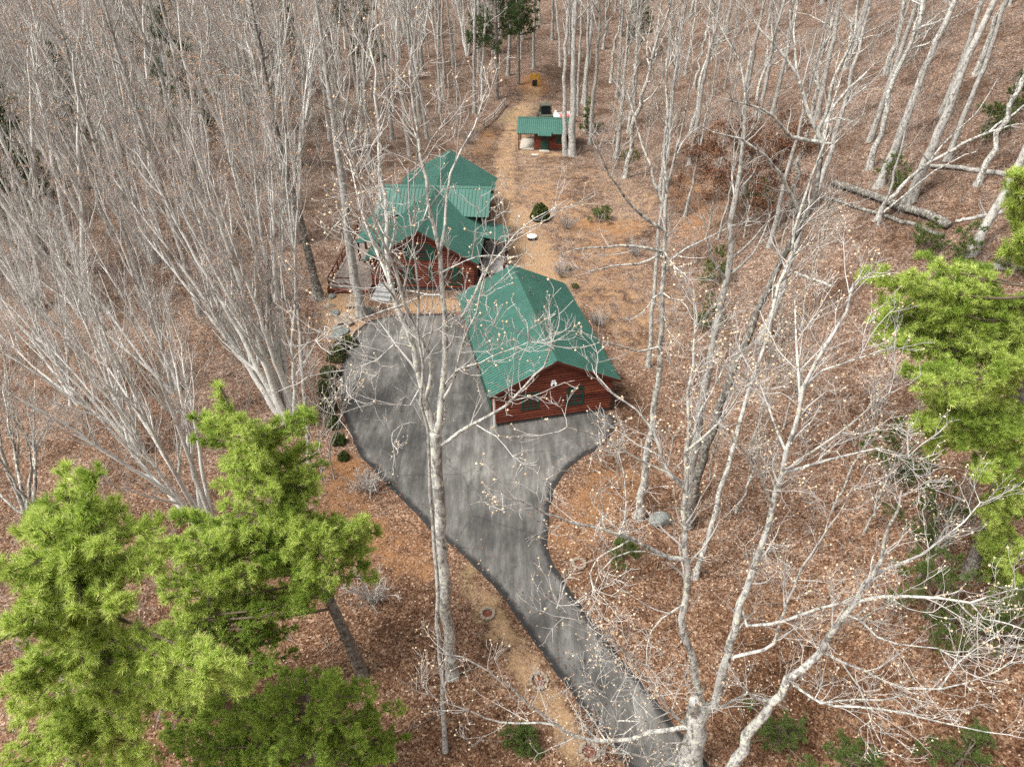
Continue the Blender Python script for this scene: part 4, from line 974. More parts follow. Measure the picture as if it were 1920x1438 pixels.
clump('maple_tree', 44, (520, 560), [(380, 120), (430, 90), (480, 70), (530, 110), (350, 200), (560, 150)], .15, 'bare clump with tan buds behind the broad grey maple', seedm=(MAT['bud'], .4, .04), dens=.9)
clump('maple_tree', 46, (140, 760), [(-90, 440), (-30, 400), (30, 380), (80, 420), (120, 470), (-120, 520)], .14, 'pale many stemmed bare tree at the far left middle', 'bark_bright', 'twig_pale', dens=.75)
clump('maple_tree', 47, (330, 730), [(60, 420), (110, 360), (170, 330), (220, 380), (260, 440), (40, 500)], .14, 'pinkish bare clump between the far left stems and the broad maple', dens=.95, seedm=BUD)
clump('maple_tree', 48, (440, 640), [(230, 300), (280, 220), (330, 190), (380, 220), (420, 300), (210, 380)], .14, 'pinkish grey bare clump just behind the broad maple', dens=1.0, seedm=BUD)
clump('maple_tree', 49, (60, 960), [(-120, 700), (-60, 640), (0, 650), (60, 690), (110, 760), (-140, 800)], .12, 'white stemmed bare tree at the left edge above the corner pine', 'bark_lichen', 'twig_pale', dens=.7)
clump('maple_tree', 45, (610, 905), [(560, 760), (600, 740), (650, 700), (585, 700)], .05, 'small bare shrub tree at the left edge of the asphalt', 'bark_grey', 'twig_pale', dens=.5, dy=(-1, 1))

# ------------------------------------------------------------------ evergreens
def needles(mb, rng, C, D, count, length, width, mat, spread=.42):
    n = len(C)
    if n == 0: return
    C = np.repeat(C, count, 0); D = np.repeat(norm(D), count, 0); m = len(C)
    d = norm(D * .8 + rng.normal(0, spread, (m, 3)) + np.array([0, 0, .12])); a = norm(np.cross(d, rng.normal(0, 1, (m, 3))))
    w = width * rng.uniform(.7, 1.3, (m, 1)); l = length * rng.uniform(.65, 1.2, (m, 1)); C = C - D * rng.uniform(0, .09, (m, 1))
    V = np.stack([C - a * w * .5, C + a * w * .5, C + d * l], 1)
    mb.add(V.reshape(-1, 3), np.arange(3 * m).reshape(-1, 3), mat)
def bough_foliage(rng, wood, fol, P, Rr, size, tail, cnt, nl, nw, dens=1.0, mat=0):
    """side twigs and needle tufts on the outer part of the boughs P"""
    sub = grow(rng, P, Rr, 12 * dens, 1 - tail, 1.0, (28, 68), (.35 * size, .85 * size), 5, .5, .14, .1, .4, .006, tip=2)
    tw = grow(rng, *sub, 9.5 * dens, .25, 1.0, (25, 58), (.12, .3), 3, .6, .3, .12, .6, .005, tip=2)
    wood.tubes(*sub, 4); wood.tubes(*tw, 3)
    for Q in (tw[0], sub[0]):
        if len(Q): needles(fol, rng, Q[:, -1], Q[:, -1] - Q[:, -2], cnt, nl, nw, mat)
    if len(tw[0]): needles(fol, rng, tw[0][:, 1], tw[0][:, -1] - tw[0][:, 0], cnt // 2, nl, nw, mat)
    if len(sub[0]): needles(fol, rng, sub[0][:, 3], sub[0][:, -1] - sub[0][:, -2], cnt // 2, nl, nw, mat)
def bough_curve(rng, a, c, K=10, sag=.08):
    t = np.linspace(0, 1, K)[:, None]; L = np.linalg.norm(c - a); mid = (a + c) / 2 - np.array([0, 0, sag * L]) + rng.normal(0, .04 * L, 3)
    return (1 - t) ** 2 * a + 2 * t * (1 - t) * mid + t * t * c
def pine(name, seed, base, trunk, r0, clusters, label, needle='needle', cnt=18, nl=.15, nw=.013, dens=1.0, group=None, deep=None):
    """pine whose boughs reach the given foliage clusters [(point, size)]"""
    rng = np.random.default_rng(seed); base = np.asarray(base, float); T = resample(trunk, 20); T[0] = base - [0, 0, .3]
    rr = r0 * (1 - .88 * np.linspace(0, 1, 20)); root = empty(name, tuple(base)); tag(root, label, 'pine tree', group)
    tb = MB(); tb.tubes((T - base)[None], rr[None], 10)
    wood = MB(); fol = MB()
    for C, size in clusters:
        C = np.asarray(C, float); top = T[-1]
        if C[2] > top[2] - .4 and np.hypot(*(C - top)[:2]) < 2.0: a = T[-4]
        else:
            hd = np.hypot(*(C[:2] - np.array([np.interp(C[2], T[:, 2], T[:, 0]), np.interp(C[2], T[:, 2], T[:, 1])])))
            za = min(max(C[2] - .12 * hd - .2, T[1, 2] + .5), top[2] - .3); a = np.array([np.interp(za, T[:, 2], T[:, k]) for k in range(3)])
        P = bough_curve(rng, a, C)[None]; L = np.linalg.norm(P[0, -1] - P[0, 0]); R_ = np.linspace(min(.06, .02 + .012 * L), .012, 10)[None]
        wood.tubes(P - base, R_, 6)
        deepness = 0 if (deep is None or rng.random() > deep) else 1
        bough_foliage(rng, wood, fol, P - base, R_, size, min(.92, .35 + 1.6 * size / max(L, .1)), cnt, nl, nw, dens, deepness)
    tb.build('trunk', MAT['bark_pine'], root); wood.build('branches', MAT['pine_wood'], root)
    fol.build('foliage', [MAT[needle], MAT['needle_deep']], root); return root
def px_clusters(y0, rows): return [(at_y(px, py, y0 + dy), s) for px, py, dy, s in rows]
rg = random.Random(9)
def spread_px(y0, rows, k=2, j=30):
    out = []
    for px, py, dy, s in rows:
        for q in range(k): out.append((at_y(px + rg.uniform(-j, j), py + rg.uniform(-j, j), y0 + dy + rg.uniform(-.7, .7)), s * rg.uniform(.75, 1.1)))
    return out
b = gp(682, 1266)
pine('pine_tree', 51, b, [b, at_y(600, 1085, b[1] + .2), at_y(520, 930, b[1] + .2), at_y(450, 800, b[1] + .1), at_y(412, 722, b[1])], .26,
     px_clusters(b[1], [(410, 728, 0, .3), (414, 770, 0, .4), (398, 800, -.3, .4)]) +
     spread_px(b[1], [(455, 800, 0, .6), (505, 835, .3, .7), (560, 800, .8, .6), (500, 880, -.4, .8), (560, 870, .3, .7), (580, 930, 0, .7), (450, 860, -.3, .7), (440, 930, -.5, .7), (530, 950, .3, .8), (590, 860, .9, .5),
      (370, 800, .6, .4), (480, 990, .2, .9), (420, 1030, -.5, .9), (360, 1050, -1, .9), (320, 1100, -1.2, .8), (400, 1110, -1.5, .9), (480, 1080, -1, .9), (550, 1040, -.6, .9), (610, 1030, -1, .8), (600, 1090, -1.4, .7), (660, 1020, -.8, .7), (700, 995, -.6, .5), (690, 1055, -1, .5), (540, 1110, -1.2, .8), (350, 980, .4, .6), (330, 1150, -1.3, .7), (640, 1000, 0, .6), (290, 1040, -.6, .7), (540, 960, -.9, .8), (570, 990, -1.1, .8), (500, 930, -.9, .8)], 4, 24),
     'bright green white pine with a leaning trunk left of the driveway, its leader pointing up', cnt=17, nl=.20, nw=.017, deep=.2)
p2 = (at_y(105, 1470, 11.5)[0], 11.3)
b = np.array([p2[0] + .4, p2[1], gz(*p2)])
pine('pine_tree', 52, b, [b, at_y(118, 1330, 11.3), at_y(125, 1180, 11.2), at_y(150, 1030, 11.2), at_y(160, 920, 11.2)], .24,
     spread_px(11.2, [(150, 915, .4, .6), (95, 950, .2, .6), (205, 965, .4, .6), (265, 985, .6, .6), (60, 1010, -.2, .8), (130, 1040, -.6, .8), (200, 1050, -.5, .8), (270, 1060, -.2, .7), (30, 1080, -1, .8), (80, 1110, -1.3, .8), (150, 1130, -1.4, .8), (210, 1120, -1, .8),
      (20, 1190, -1.8, .8), (100, 1200, -1.8, .9), (180, 1190, -1.4, .8), (240, 1160, -1, .7), (60, 1270, -1.6, .8), (150, 1270, -1.2, .8), (210, 1300, -1, .8), (30, 1340, -1.5, .8), (130, 1370, -1, .8), (230, 1380, -.8, .8), (180, 1425, -.8, .8), (40, 1430, -1, .8), (110, 1420, -1, .8), (250, 1240, -.8, .8), (290, 1210, -.6, .7), (250, 1440, -.6, .8), (290, 1330, -.5, .7), (280, 1420, -.3, .8), (330, 1300, -.4, .6)], 3, 30) +
     spread_px(11.2, [(390, 1255, -1.6, .8), (435, 1245, -1.8, .7), (450, 1285, -1.7, .8), (375, 1300, -1.5, .8)], 2, 14),
     'large pale green white pine filling the lower left corner', cnt=18, nl=.21, nw=.017, deep=.12)
b = gp(600, 1470)
pine('pine_tree', 53, b, [b, at_y(590, 1400, b[1]), at_y(580, 1330, b[1]), at_y(570, 1270, b[1])], .12,
     spread_px(b[1], [(560, 1290, 0, .6), (620, 1290, 0, .7), (680, 1300, .2, .7), (725, 1350, .2, .6), (600, 1350, -.5, .7), (660, 1380, -.5, .7), (710, 1410, -.2, .7), (520, 1300, 0, .7), (480, 1340, -.3, .7), (540, 1390, -.8, .8), (400, 1320, -.5, .8), (350, 1420, -.5, .8), (420, 1440, -.8, .8), (300, 1390, -.2, .7), (500, 1390, -.6, .8), (600, 1430, -.8, .7), (430, 1380, 0, .7), (470, 1420, -.4, .7), (690, 1340, .3, .6), (740, 1400, .3, .5)], 4, 26),
     'low darker green young pine at the bottom edge left of the sandy strip', 'needle_deep', cnt=16, nl=.16, nw=.016)
b = gp(400, 1330)
pine('pine_tree', 54, b, [b, at_y(395, 1250, b[1]), at_y(392, 1180, b[1]), at_y(390, 1110, b[1])], .13,
     spread_px(b[1], [(330, 1190, 0, .7), (390, 1180, .3, .7), (450, 1170, .3, .7), (510, 1160, .4, .7), (300, 1230, 0, .7), (360, 1250, -.6, .7), (530, 1210, .3, .7), (500, 1240, 0, .7), (300, 1330, -.5, .7), (360, 1370, -.8, .7), (270, 1270, 0, .6), (560, 1150, .5, .5)], 4, 26),
     'shaded deep green pine between the two bright pines at lower left', 'needle_deep', cnt=16, nl=.16, nw=.016)
b = gp(1812, 1085)
pine('pine_tree', 55, b, [b, at_y(1841, 1010, b[1] + .5), at_y(1885, 860, b[1] + .5), at_y(1925, 700, b[1] + .5), at_y(1965, 520, b[1] + .5), at_y(1990, 420, b[1] + .5)], .28,
     spread_px(b[1], [(1640, 515, 1.2, .7), (1665, 560, 1, .8), (1690, 610, .6, .8), (1700, 650, .3, .7), (1640, 600, .5, .6), (1650, 640, .3, .5)], 3, 22) +
     spread_px(b[1], [(1745, 500, .8, .7), (1720, 540, .6, .7), (1770, 550, .4, .8), (1730, 590, .2, .7), (1810, 570, .6, .8), (1790, 610, -.2, .8), (1850, 600, .6, .8), (1830, 650, -.4, .8), (1880, 620, .5, .7), (1890, 690, -.3, .8), (1870, 720, -1, .7), (1900, 570, .6, .6),
      (1715, 700, -1.4, .6), (1740, 740, -1.5, .7), (1725, 780, -1.8, .6), (1770, 770, -1.4, .8), (1790, 820, -1.6, .8), (1820, 770, -1, .8), (1850, 840, -1.4, .8), (1870, 790, -.8, .7), (1905, 830, -1, .8), (1880, 900, -1.4, .8), (1915, 960, -1.4, .7), (1900, 1040, -1.5, .7), (1910, 1120, -1.5, .6), (1915, 340, 1, .5), (1905, 400, 1, .5), (1910, 460, .8, .5), (1880, 960, -1.5, .8), (1860, 1000, -1.3, .7), (1905, 1080, -1.4, .8), (1870, 1060, -1, .7), (1915, 900, -.6, .8), (1830, 880, -1.8, .7), (1740, 820, -1.8, .6)], 3, 24),
     'tall bright white pine at the right edge with long drooping boughs', cnt=17, nl=.20, nw=.017, deep=.2)
def young_pine(name, seed, base, H, width, label, needle='needle_under', group=None, cnt=14, lean=0.0, bare=.12, dens=.8, nl=.14):
    rng = np.random.default_rng(seed); base = np.asarray(base, float); top = base + [lean, 0, H]; cl = []
    nlev = max(4, int(H / .75))
    for k in range(nlev):
        z = bare + (1 - bare) * (k + .3) / nlev; rad = width * (1 - z) ** .7 * rng.uniform(.75, 1.1)
        for q in range(max(3, int(5 * (1 - .4 * z)))):
            a = rng.uniform(0, 6.283); C = base + np.array([lean * z + rad * math.cos(a), rad * math.sin(a), H * z + .15 * rad]); cl.append((C, min(.8, .3 + rad * .25)))
    cl.append((top, .3))
    return pine(name, seed, base, [base, base + [lean * .5, 0, H * .5], top], .03 + H * .011, cl, label, needle, cnt, nl, .016, dens, group)
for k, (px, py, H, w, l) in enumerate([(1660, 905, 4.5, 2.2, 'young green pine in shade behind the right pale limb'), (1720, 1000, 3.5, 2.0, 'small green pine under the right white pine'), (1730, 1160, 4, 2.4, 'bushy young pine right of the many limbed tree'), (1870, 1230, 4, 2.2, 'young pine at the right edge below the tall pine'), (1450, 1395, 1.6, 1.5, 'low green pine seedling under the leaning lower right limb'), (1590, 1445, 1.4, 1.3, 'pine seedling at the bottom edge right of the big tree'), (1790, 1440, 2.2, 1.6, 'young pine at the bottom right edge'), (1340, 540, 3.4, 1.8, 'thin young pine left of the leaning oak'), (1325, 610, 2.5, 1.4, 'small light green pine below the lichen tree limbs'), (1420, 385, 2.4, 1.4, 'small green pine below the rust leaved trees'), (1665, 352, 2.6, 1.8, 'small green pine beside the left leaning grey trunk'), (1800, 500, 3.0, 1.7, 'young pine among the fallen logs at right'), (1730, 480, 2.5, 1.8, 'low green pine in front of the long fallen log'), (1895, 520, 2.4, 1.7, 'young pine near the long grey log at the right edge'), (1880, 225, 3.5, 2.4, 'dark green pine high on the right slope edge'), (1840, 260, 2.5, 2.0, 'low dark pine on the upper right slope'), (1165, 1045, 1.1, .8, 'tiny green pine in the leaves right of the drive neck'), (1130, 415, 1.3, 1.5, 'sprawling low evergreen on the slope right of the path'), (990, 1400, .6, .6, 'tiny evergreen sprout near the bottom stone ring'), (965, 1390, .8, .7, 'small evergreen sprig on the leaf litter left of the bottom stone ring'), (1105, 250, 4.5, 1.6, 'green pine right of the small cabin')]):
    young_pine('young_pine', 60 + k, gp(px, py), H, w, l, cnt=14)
def leafy_bush(name, seed, base, rx, ry, h, label, leaf='box_leaf', n=1500, size=.07, cat='shrub', group=None):
    rng = np.random.default_rng(seed); base = np.asarray(base, float); root = empty(name, tuple(base)); tag(root, label, cat, group)
    st = MB(); m = 16; a = rng.uniform(0, 6.283, m); rr = rng.uniform(.2, .9, m); tp = np.stack([rx * rr * np.cos(a), ry * rr * np.sin(a), h * rng.uniform(.6, 1.0, m) * np.sqrt(1 - .7 * rr ** 2)], 1)
    P = np.stack([tp * np.array([t * .9 + .05, t * .9 + .05, t]) for t in np.linspace(0, 1, 5)], 1); st.tubes(P, np.full((m, 5), .02) * np.linspace(1, .4, 5), 4); st.build('stem', MAT['bark_grey'], root)
    fo = MB(); d = norm(rng.normal(0, 1, (n, 3))); d[:, 2] = np.abs(d[:, 2]); lump = .72 + .3 * vnoise(d[:, 0] * 3 + seed, d[:, 1] * 3 + d[:, 2] * 2, 1.0, seed)
    C = d * np.array([rx, ry, h]) * (lump * rng.uniform(.55, 1.05, n) ** .4)[:, None] + [0, 0, .08]; leaf_quads(fo, rng, C, size, 0); fo.build('foliage', MAT[leaf], root); return root
leafy_bush('rhododendron_shrub', 71, gp(1013, 412), 1.0, .95, 1.55, 'round dark evergreen shrub alone on the slope right of the house', n=3500, size=.1)
for k, (px, py, r, h) in enumerate([(655, 642, .75, .9), (632, 668, .8, .95), (620, 700, .7, .9), (614, 730, .75, 1.0), (616, 762, .7, .95), (626, 795, .55, .8), (636, 825, .5, .7), (645, 855, .38, .5), (640, 650, .6, .8)]):
    leafy_bush('boxwood_shrub', 80 + k, gp(px, py + 6), r, r * .9, h, 'clipped dark green boxwood in the hedge along the left edge of the asphalt', n=1900, size=.055, group='boxwoods along the driveway edge')
leafy_bush('olive_shrub', 95, gp(1182, 300), 1.3, 1.1, 1.5, 'olive yellow shrub on the slope right of the small cabin', 'olive_leaf', n=900, size=.07)
leafy_bush('low_evergreen', 96, gp(1065, 508), .3, .3, .3, 'tiny dark evergreen plant by the garage roof corner', n=250, size=.06)
leafy_bush('low_evergreen', 97, gp(1078, 540), .35, .3, .3, 'small dark evergreen plant beside the back right eave of the garage', n=250, size=.06)

# ------------------------------------------------------------------ woodland behind: a few grown kinds, copied one by one
def forest_kind(kind, seed):
    rng = np.random.default_rng(seed); leaves = None; seedm = None; rmin = .0075
    if kind == 'tall':
        H = rng.uniform(20, 23); r0 = rng.uniform(.19, .29); t_l, la, ln, nlm, bm_, tm, d = .45, (30, 55), (2.2, 4.6), 15, 'bark_grey', 'twig_grey', .62
    elif kind == 'pale':
        H = rng.uniform(18, 21); r0 = rng.uniform(.18, .26); t_l, la, ln, nlm, bm_, tm, d = .35, (25, 48), (2.4, 5.0), 16, 'bark_bright', 'twig_grey', .6; seedm = (MAT['bud'], .3, .045)
    elif kind == 'crook':
        H = rng.uniform(16, 19); r0 = rng.uniform(.22, .3); t_l, la, ln, nlm, bm_, tm, d = .35, (40, 75), (3.0, 6.0), 13, 'bark_lichen', 'twig_grey', .62
    elif kind == 'thin':
        H = rng.uniform(13, 17); r0 = rng.uniform(.09, .14); t_l, la, ln, nlm, bm_, tm, d = .35, (25, 50), (1.2, 2.8), 13, 'bark_grey', 'twig_grey', .6
    elif kind == 'sapling':
        H = rng.uniform(7, 9); r0 = .07; t_l, la, ln, nlm, bm_, tm, d = .2, (25, 50), (1.0, 2.4), 14, 'bark_lichen', 'twig_pale', .65; seedm = (MAT['seed'], .34, .036); rmin = .009
    elif kind == 'rust':
        H = rng.uniform(6.5, 8.5); r0 = .09; t_l, la, ln, nlm, bm_, tm, d = .15, (40, 75), (1.6, 3.2), 18, 'bark_grey', 'twig_dark', .6
    if kind == 'vase':
        H = rng.uniform(15, 18); lims = []; rads = []; ns = rng.integers(4, 7)
        for q in range(ns):
            a = 6.283 * q / ns + rng.uniform(-.4, .4); rad = rng.uniform(2.2, 5.8); t = np.linspace(0, 1, 16)
            P = np.stack([rad * np.cos(a) * t ** 1.1 + .15 * np.cos(a), rad * np.sin(a) * t ** 1.1 + .15 * np.sin(a), H * rng.uniform(.8, 1) * t], 1); P[0, 2] = -.3
            P[1:] += np.cumsum(rng.normal(0, .07, (15, 3)), 0); r = rng.uniform(.16, .25) * (1 - .80 * t ** .9); lims.append(P); rads.append(r)
        lm = grow(rng, np.array(lims), np.array(rads), .8, .22, .97, (14, 34), (2.2, 5.2), 8, .75, .2, .06, .25, .02, tip=1)
        lims += list(lm[0]); rads += list(lm[1]); A = np.concatenate([np.array([resample(p[5:], 8) for p in lims[:ns]]), lm[0]]); B = np.concatenate([np.array([np.interp(np.linspace(.33, 1, 8), np.linspace(0, 1, 16), r) for r in rads[:ns]]), lm[1]])
        bt, tp, tp2 = crown_levels(rng, A, B, .55, l2=(.8, 2.0), l3=(.4, 1.0), l4=(.22, .5), up=.3, ang=(18, 46), n3=3.0, n4=4.0, rmin=.0057)
        return finish_tree('maple_tree', rng, np.zeros(3), lims, rads, MAT['bark_bright'], MAT['twig_pink'], bt, np.concatenate([tp, tp2]), (MAT['bud'], .22, .04), None, 'tree', None, 7)
    t = np.linspace(0, 1, 20); Q = np.stack([np.zeros(20), np.zeros(20), H * t - .3], 1); Q[3:] += np.cumsum(rng.normal(0, .07 if kind != 'crook' else .2, (17, 3)) * [1, 1, 0], 0); rr = r0 * (1 - .85 * t) * (1 + .5 * np.exp(-t * 35))
    lm = grow(rng, Q[None], rr[None], nlm / H / (1 - t_l), t_l, .99, la, ln, 9, .55, .2, .1 if kind != 'crook' else .2, .22, .018, tip=1)
    A = np.concatenate([resample(Q[int(20 * t_l):], 9)[None], lm[0]]); B = np.concatenate([np.interp(np.linspace(t_l, 1, 9), t, rr)[None], lm[1]])
    bt, tp, tp2 = crown_levels(rng, A, B, d, l2=(.8, 2.0) if H > 10 else (.5, 1.3), l3=(.4, 1.0), l4=(.22, .5), up=.2, n3=2.8, n4=3.6, rmin=.006)
    tips = np.concatenate([tp, tp2])
    if kind == 'rust': leaves = (MAT['rust_leaf'], np.repeat(tips, 7, 0) + rng.normal(0, .17, (len(tips) * 7, 3)), .085)
    nm = {'tall': 'hardwood_tree', 'pale': 'tulip_tree', 'crook': 'oak_tree', 'thin': 'slender_tree', 'sapling': 'seedhead_sapling', 'rust': 'beech_tree'}[kind]
    return finish_tree(nm, rng, np.zeros(3), [Q] + list(lm[0]), [rr] + list(lm[1]), MAT[bm_], MAT[tm], bt, tips, seedm, None, 'tree', None, 7, leaves)
KINDS = {k: [forest_kind(k, 200 + 17 * q + 3 * i) for q in range(n)] for i, (k, n) in enumerate([('tall', 3), ('pale', 3), ('crook', 3), ('thin', 2), ('vase', 3), ('sapling', 3), ('rust', 2)])}
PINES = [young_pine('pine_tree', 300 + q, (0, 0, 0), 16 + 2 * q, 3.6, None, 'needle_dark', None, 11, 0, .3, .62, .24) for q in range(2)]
used = set()
def plant(proto, x, y, s, rz, label, group, tilt=(0, 0)):
    o = proto if proto.name not in used else copy_tree(proto)
    used.add(proto.name); o.location = (x, y, gz(x, y)); o.scale = (s, s, s); o.rotation_euler = (tilt[0], tilt[1], rz)
    o['label'] = label
    if group: o['group'] = group
    elif 'group' in o: del o['group']
    return o
def inside(px, py, poly):
    c = False; n = len(poly); j = n - 1
    for i_ in range(n):
        xi, yi = poly[i_]; xj, yj = poly[j]
        if (yi > py) != (yj > py) and px < (xj - xi) * (py - yi) / (yj - yi) + xi: c = not c
        j = i_
    return c
CLEAR = [(925, 150), (1035, 138), (1080, 215), (1120, 300), (1300, 430), (1350, 560), (1300, 1000), (1560, 1500), (400, 1500), (540, 900), (560, 620), (590, 470), (700, 330), (800, 280), (870, 255)]
rw = random.Random(77)
NAMES = {'tall': ('tall bare grey hardwood', 'hardwoods'), 'pale': ('pale stemmed bare tree with tan buds', 'pale stemmed trees'), 'crook': ('crooked limbed bare oak', 'oaks'), 'thin': ('slender bare grey tree', 'slender trees'), 'vase': ('pinkish grey many stemmed maple', 'maples'), 'sapling': ('bare sapling dotted with cream seed heads', 'seed head saplings'), 'rust': ('small beech holding rust brown leaves', 'rust leaved beeches')}
def zone(px, py):
    if px < 640: return 'in the dense woods of the upper left hillside'
    if px < 1080: return 'in the woods beyond the small cabin'
    return 'on the leaf covered upper right slope'
spots = []
def try_plant(x, y, dmin, kinds, smin=.85, smax=1.15):
    if any((x - a) ** 2 + (y - b_) ** 2 < dmin * dmin for a, b_ in spots): return False
    spots.append((x, y)); k = rw.choice(kinds); px, py = to_px((x, y, gz(x, y))); w = NAMES[k]; z = zone(px, py)
    plant(rw.choice(KINDS[k]), x, y, rw.uniform(smin, smax), rw.uniform(0, 6.28), w[0] + ' ' + z, w[1] + ' ' + z, (rw.gauss(0, .035), rw.gauss(0, .035))); return True
count = 0
for _ in range(90000):
    if count >= 285: break
    y = rw.uniform(38, 135)
    hw = 8 + .73 * (y * CP + CAM_H * SP); x = rw.uniform(-hw, hw); z = gz(x, y); px, py = to_px((x, y, z))
    if inside(px, py, CLEAR): continue
    if px < 600:
        if y > 104 or py > 600 or (py > 490 and px > 400): continue
        ok = try_plant(x, y, 4.5, ['tall', 'pale', 'vase', 'vase', 'pale', 'crook', 'vase'], 1.0, 1.3)
    elif px < 1080:
        if py > 330 or y > 125: continue
        ok = try_plant(x, y, 4.0, ['tall', 'tall', 'thin', 'pale', 'vase'])
    else:
        if py > 480: continue
        ok = try_plant(x, y, 5.0, ['tall', 'crook', 'thin', 'crook', 'tall'])
    count += ok
for k, (px, py, s) in enumerate([(650, 330, 1.0), (690, 320, 1.1), (730, 300, 1.0), (610, 360, 1.0), (770, 290, .9), (665, 290, 1.1), (830, 262, .8), (855, 255, .7), (1150, 300, 1.2), (1210, 330, 1.1), (1240, 300, 1.1), (1180, 240, 1.0), (1400, 860, 1.1), (1470, 800, 1.1), (1380, 960, 1.0), (1560, 960, 1.0), (1620, 1000, 1.0), (1330, 900, .8), (1500, 620, 1.0), (1720, 1090, 1.0)]):
    p = gp(px, py); z = 'behind the log house' if px < 900 else ('on the slope right of the small cabin' if py < 400 else 'among the pale limbs of the big right tree')
    plant(KINDS['sapling'][k % 3], p[0], p[1], s, k * 1.3, 'bare sapling dotted with cream seed heads ' + z, 'seed head saplings ' + z)
for k, (px, py, s) in enumerate([(1330, 430, 1.0), (1395, 445, 1.0), (1460, 425, .9), (1290, 395, .8), (1365, 395, .9)]):
    p = gp(px, py); plant(KINDS['rust'][k % 2], p[0], p[1], s, k * 2.1, 'small beech holding rust brown leaves left of the crooked oak', 'rust leaved beeches')
for k, (px, py, s, l) in enumerate([(932, 185, 1.35, 'tall dark green pine at the top centre behind the cabin, left of a pair'), (972, 160, 1.2, 'tall dark green pine at the top centre behind the cabin, right of a pair'), (395, 345, 1.3, 'dark evergreen showing through bare crowns at upper left'), (110, 530, 1.2, 'dark green pine in the gap at the far left'), (30, 430, 1.2, 'dark pine at the left picture edge'), (700, 190, .9, 'shadowy evergreen left of the path end'), (1190, 130, .8, 'small dark pine among bare trunks at top right of the cabin'), (640, 120, .9, 'dim evergreen deep in the woods left of the path'), (300, 250, .75, 'dark evergreen half hidden under bare crowns left of centre top'), (180, 330, .8, 'dark evergreen half hidden low in the far left woods'), (500, 260, .8, 'dark evergreen low behind the broad maple crowns'), (560, 180, .9, 'dark evergreen between bare trunks left of the house roof'), (250, 150, .9, 'dim pine among bare crowns at the upper left'), (70, 230, .9, 'dim pine among bare crowns near the upper left edge')]):
    p = gp(px, py); plant(PINES[k % 2], p[0], p[1], s, k * 1.1, l, None)
# brushy bare bushes on the slope
def bare_bush(seed, px, py, r, label, twig='twig_dark'):
    rng = np.random.default_rng(seed); b = gp(px, py); m = 26; a = rng.uniform(0, 6.283, m); rr = rng.uniform(.2, 1, m) * r
    P = np.stack([np.stack([rr * np.cos(a) * t, rr * np.sin(a) * t, r * 1.1 * rng.uniform(.6, 1, m) * t], 1) for t in np.linspace(0, 1, 6)], 1); P[:, 1:] += rng.normal(0, .05 * r, (m, 5, 3))
    c = grow(rng, P, np.full((m, 6), .016), 6, .2, 1, (20, 60), (.2, .6), 4, .6, .15, .12, .5, .007); d = grow(rng, *c, 6, .2, 1, (20, 60), (.12, .3), 3, .6, .15, .12, .5, .006)
    root = empty('bare_bush', tuple(b)); tag(root, label, 'bush'); s = MB().tubes(P, np.full((m, 6), .016), 4); s.build('stem', MAT[twig], root); s = MB().tubes(*c, 3).tubes(*d, 3); s.build('crown', MAT[twig], root)
bare_bush(1, 1062, 430, 1.4, 'brown bare bush just below the round evergreen shrub', 'twig_pink'); bare_bush(2, 1052, 520, 1.2, 'brown bare bush at the back corner of the garage', 'twig_pink'); bare_bush(3, 1190, 480, 1.2, 'thin grey bush under the lichen tree left limbs', 'twig_grey')
bare_bush(4, 700, 1130, 1.5, 'spindly bare bush left of the big pale trunk', 'twig_pale'); bare_bush(5, 690, 920, 1.4, 'pale bare bush beside the left edge of the asphalt', 'twig_pale'); bare_bush(6, 1120, 610, 1.0, 'grey bare bush right of the garage roof', 'twig_grey'); bare_bush(7, 880, 270, 1.6, 'bare bush along the upper path edge behind the house', 'twig_pink')
# fallen logs
def log(seed, a, b_, r0, r1, label, mat='bark_grey', lift_=0.0):
    rng = np.random.default_rng(seed); A = gp(*a); B = gp(*b_); t = np.linspace(0, 1, 14)[:, None]; P = A + (B - A) * t; P[:, 2] = np.maximum(ground_z(P[:, 0], P[:, 1]), (A + (B - A) * t)[:, 2]) + r0 * .8 + lift_; P += rng.normal(0, .03, P.shape); base = P[0].copy()
    root = empty('fallen_log', tuple(base)); tag(root, label, 'log'); rr = np.linspace(r0, r1, 14); P = np.concatenate([P, P[-1:] + norm(P[-1:] - P[-2:-1]) * .02]); rr = np.append(rr, .004)
    MB().tubes((P - base)[None], rr[None], 12).build('trunk', MAT[mat], root)
    e = MB(); T = norm(P[0] - P[1]); ref = norm(np.cross(T, [0, 0, 1.])); up_ = np.cross(ref, T); th = np.linspace(0, 6.283, 13)[:-1]; V = [P[0] - base + T * .005] + [P[0] - base + T * .005 + (r0 * .98) * (math.cos(q) * ref + math.sin(q) * up_) for q in th]
    e.add(V, [[0, 1 + q, 1 + (q + 1) % 12] for q in range(12)]); e.build('cut_end', MAT['log_end'], root)
    st = grow(rng, (P - base)[None], rr[None], .8, .2, .95, (40, 80), (.4, 1.6), 5, .35, .25, .15, .3, .012)
    for q in range(len(st[0])): MB().tubes(st[0][q:q + 1], st[1][q:q + 1], 5).build('broken_branch', MAT[mat], root)
log(1, (1560, 352), (1775, 432), .24, .3, 'thick dark fallen log sloping down to the right below the oak', 'bark_dark', .15)
log(2, (1545, 372), (1765, 446), .12, .16, 'thinner fallen log lying along the front of the thick dark log', 'bark_dark')
log(3, (1905, 335), (1745, 316), .2, .14, 'long grey fallen log lying across the slope behind the pair of trunks')
log(4, (1880, 402), (1790, 420), .14, .12, 'short grey fallen log right of the thick dark log')
log(5, (1935, 508), (1800, 505), .24, .2, 'fallen log at the right edge behind the pine tops')
log(6, (1830, 655), (1700, 648), .13, .1, 'thin fallen log behind the drooping right pine boughs')
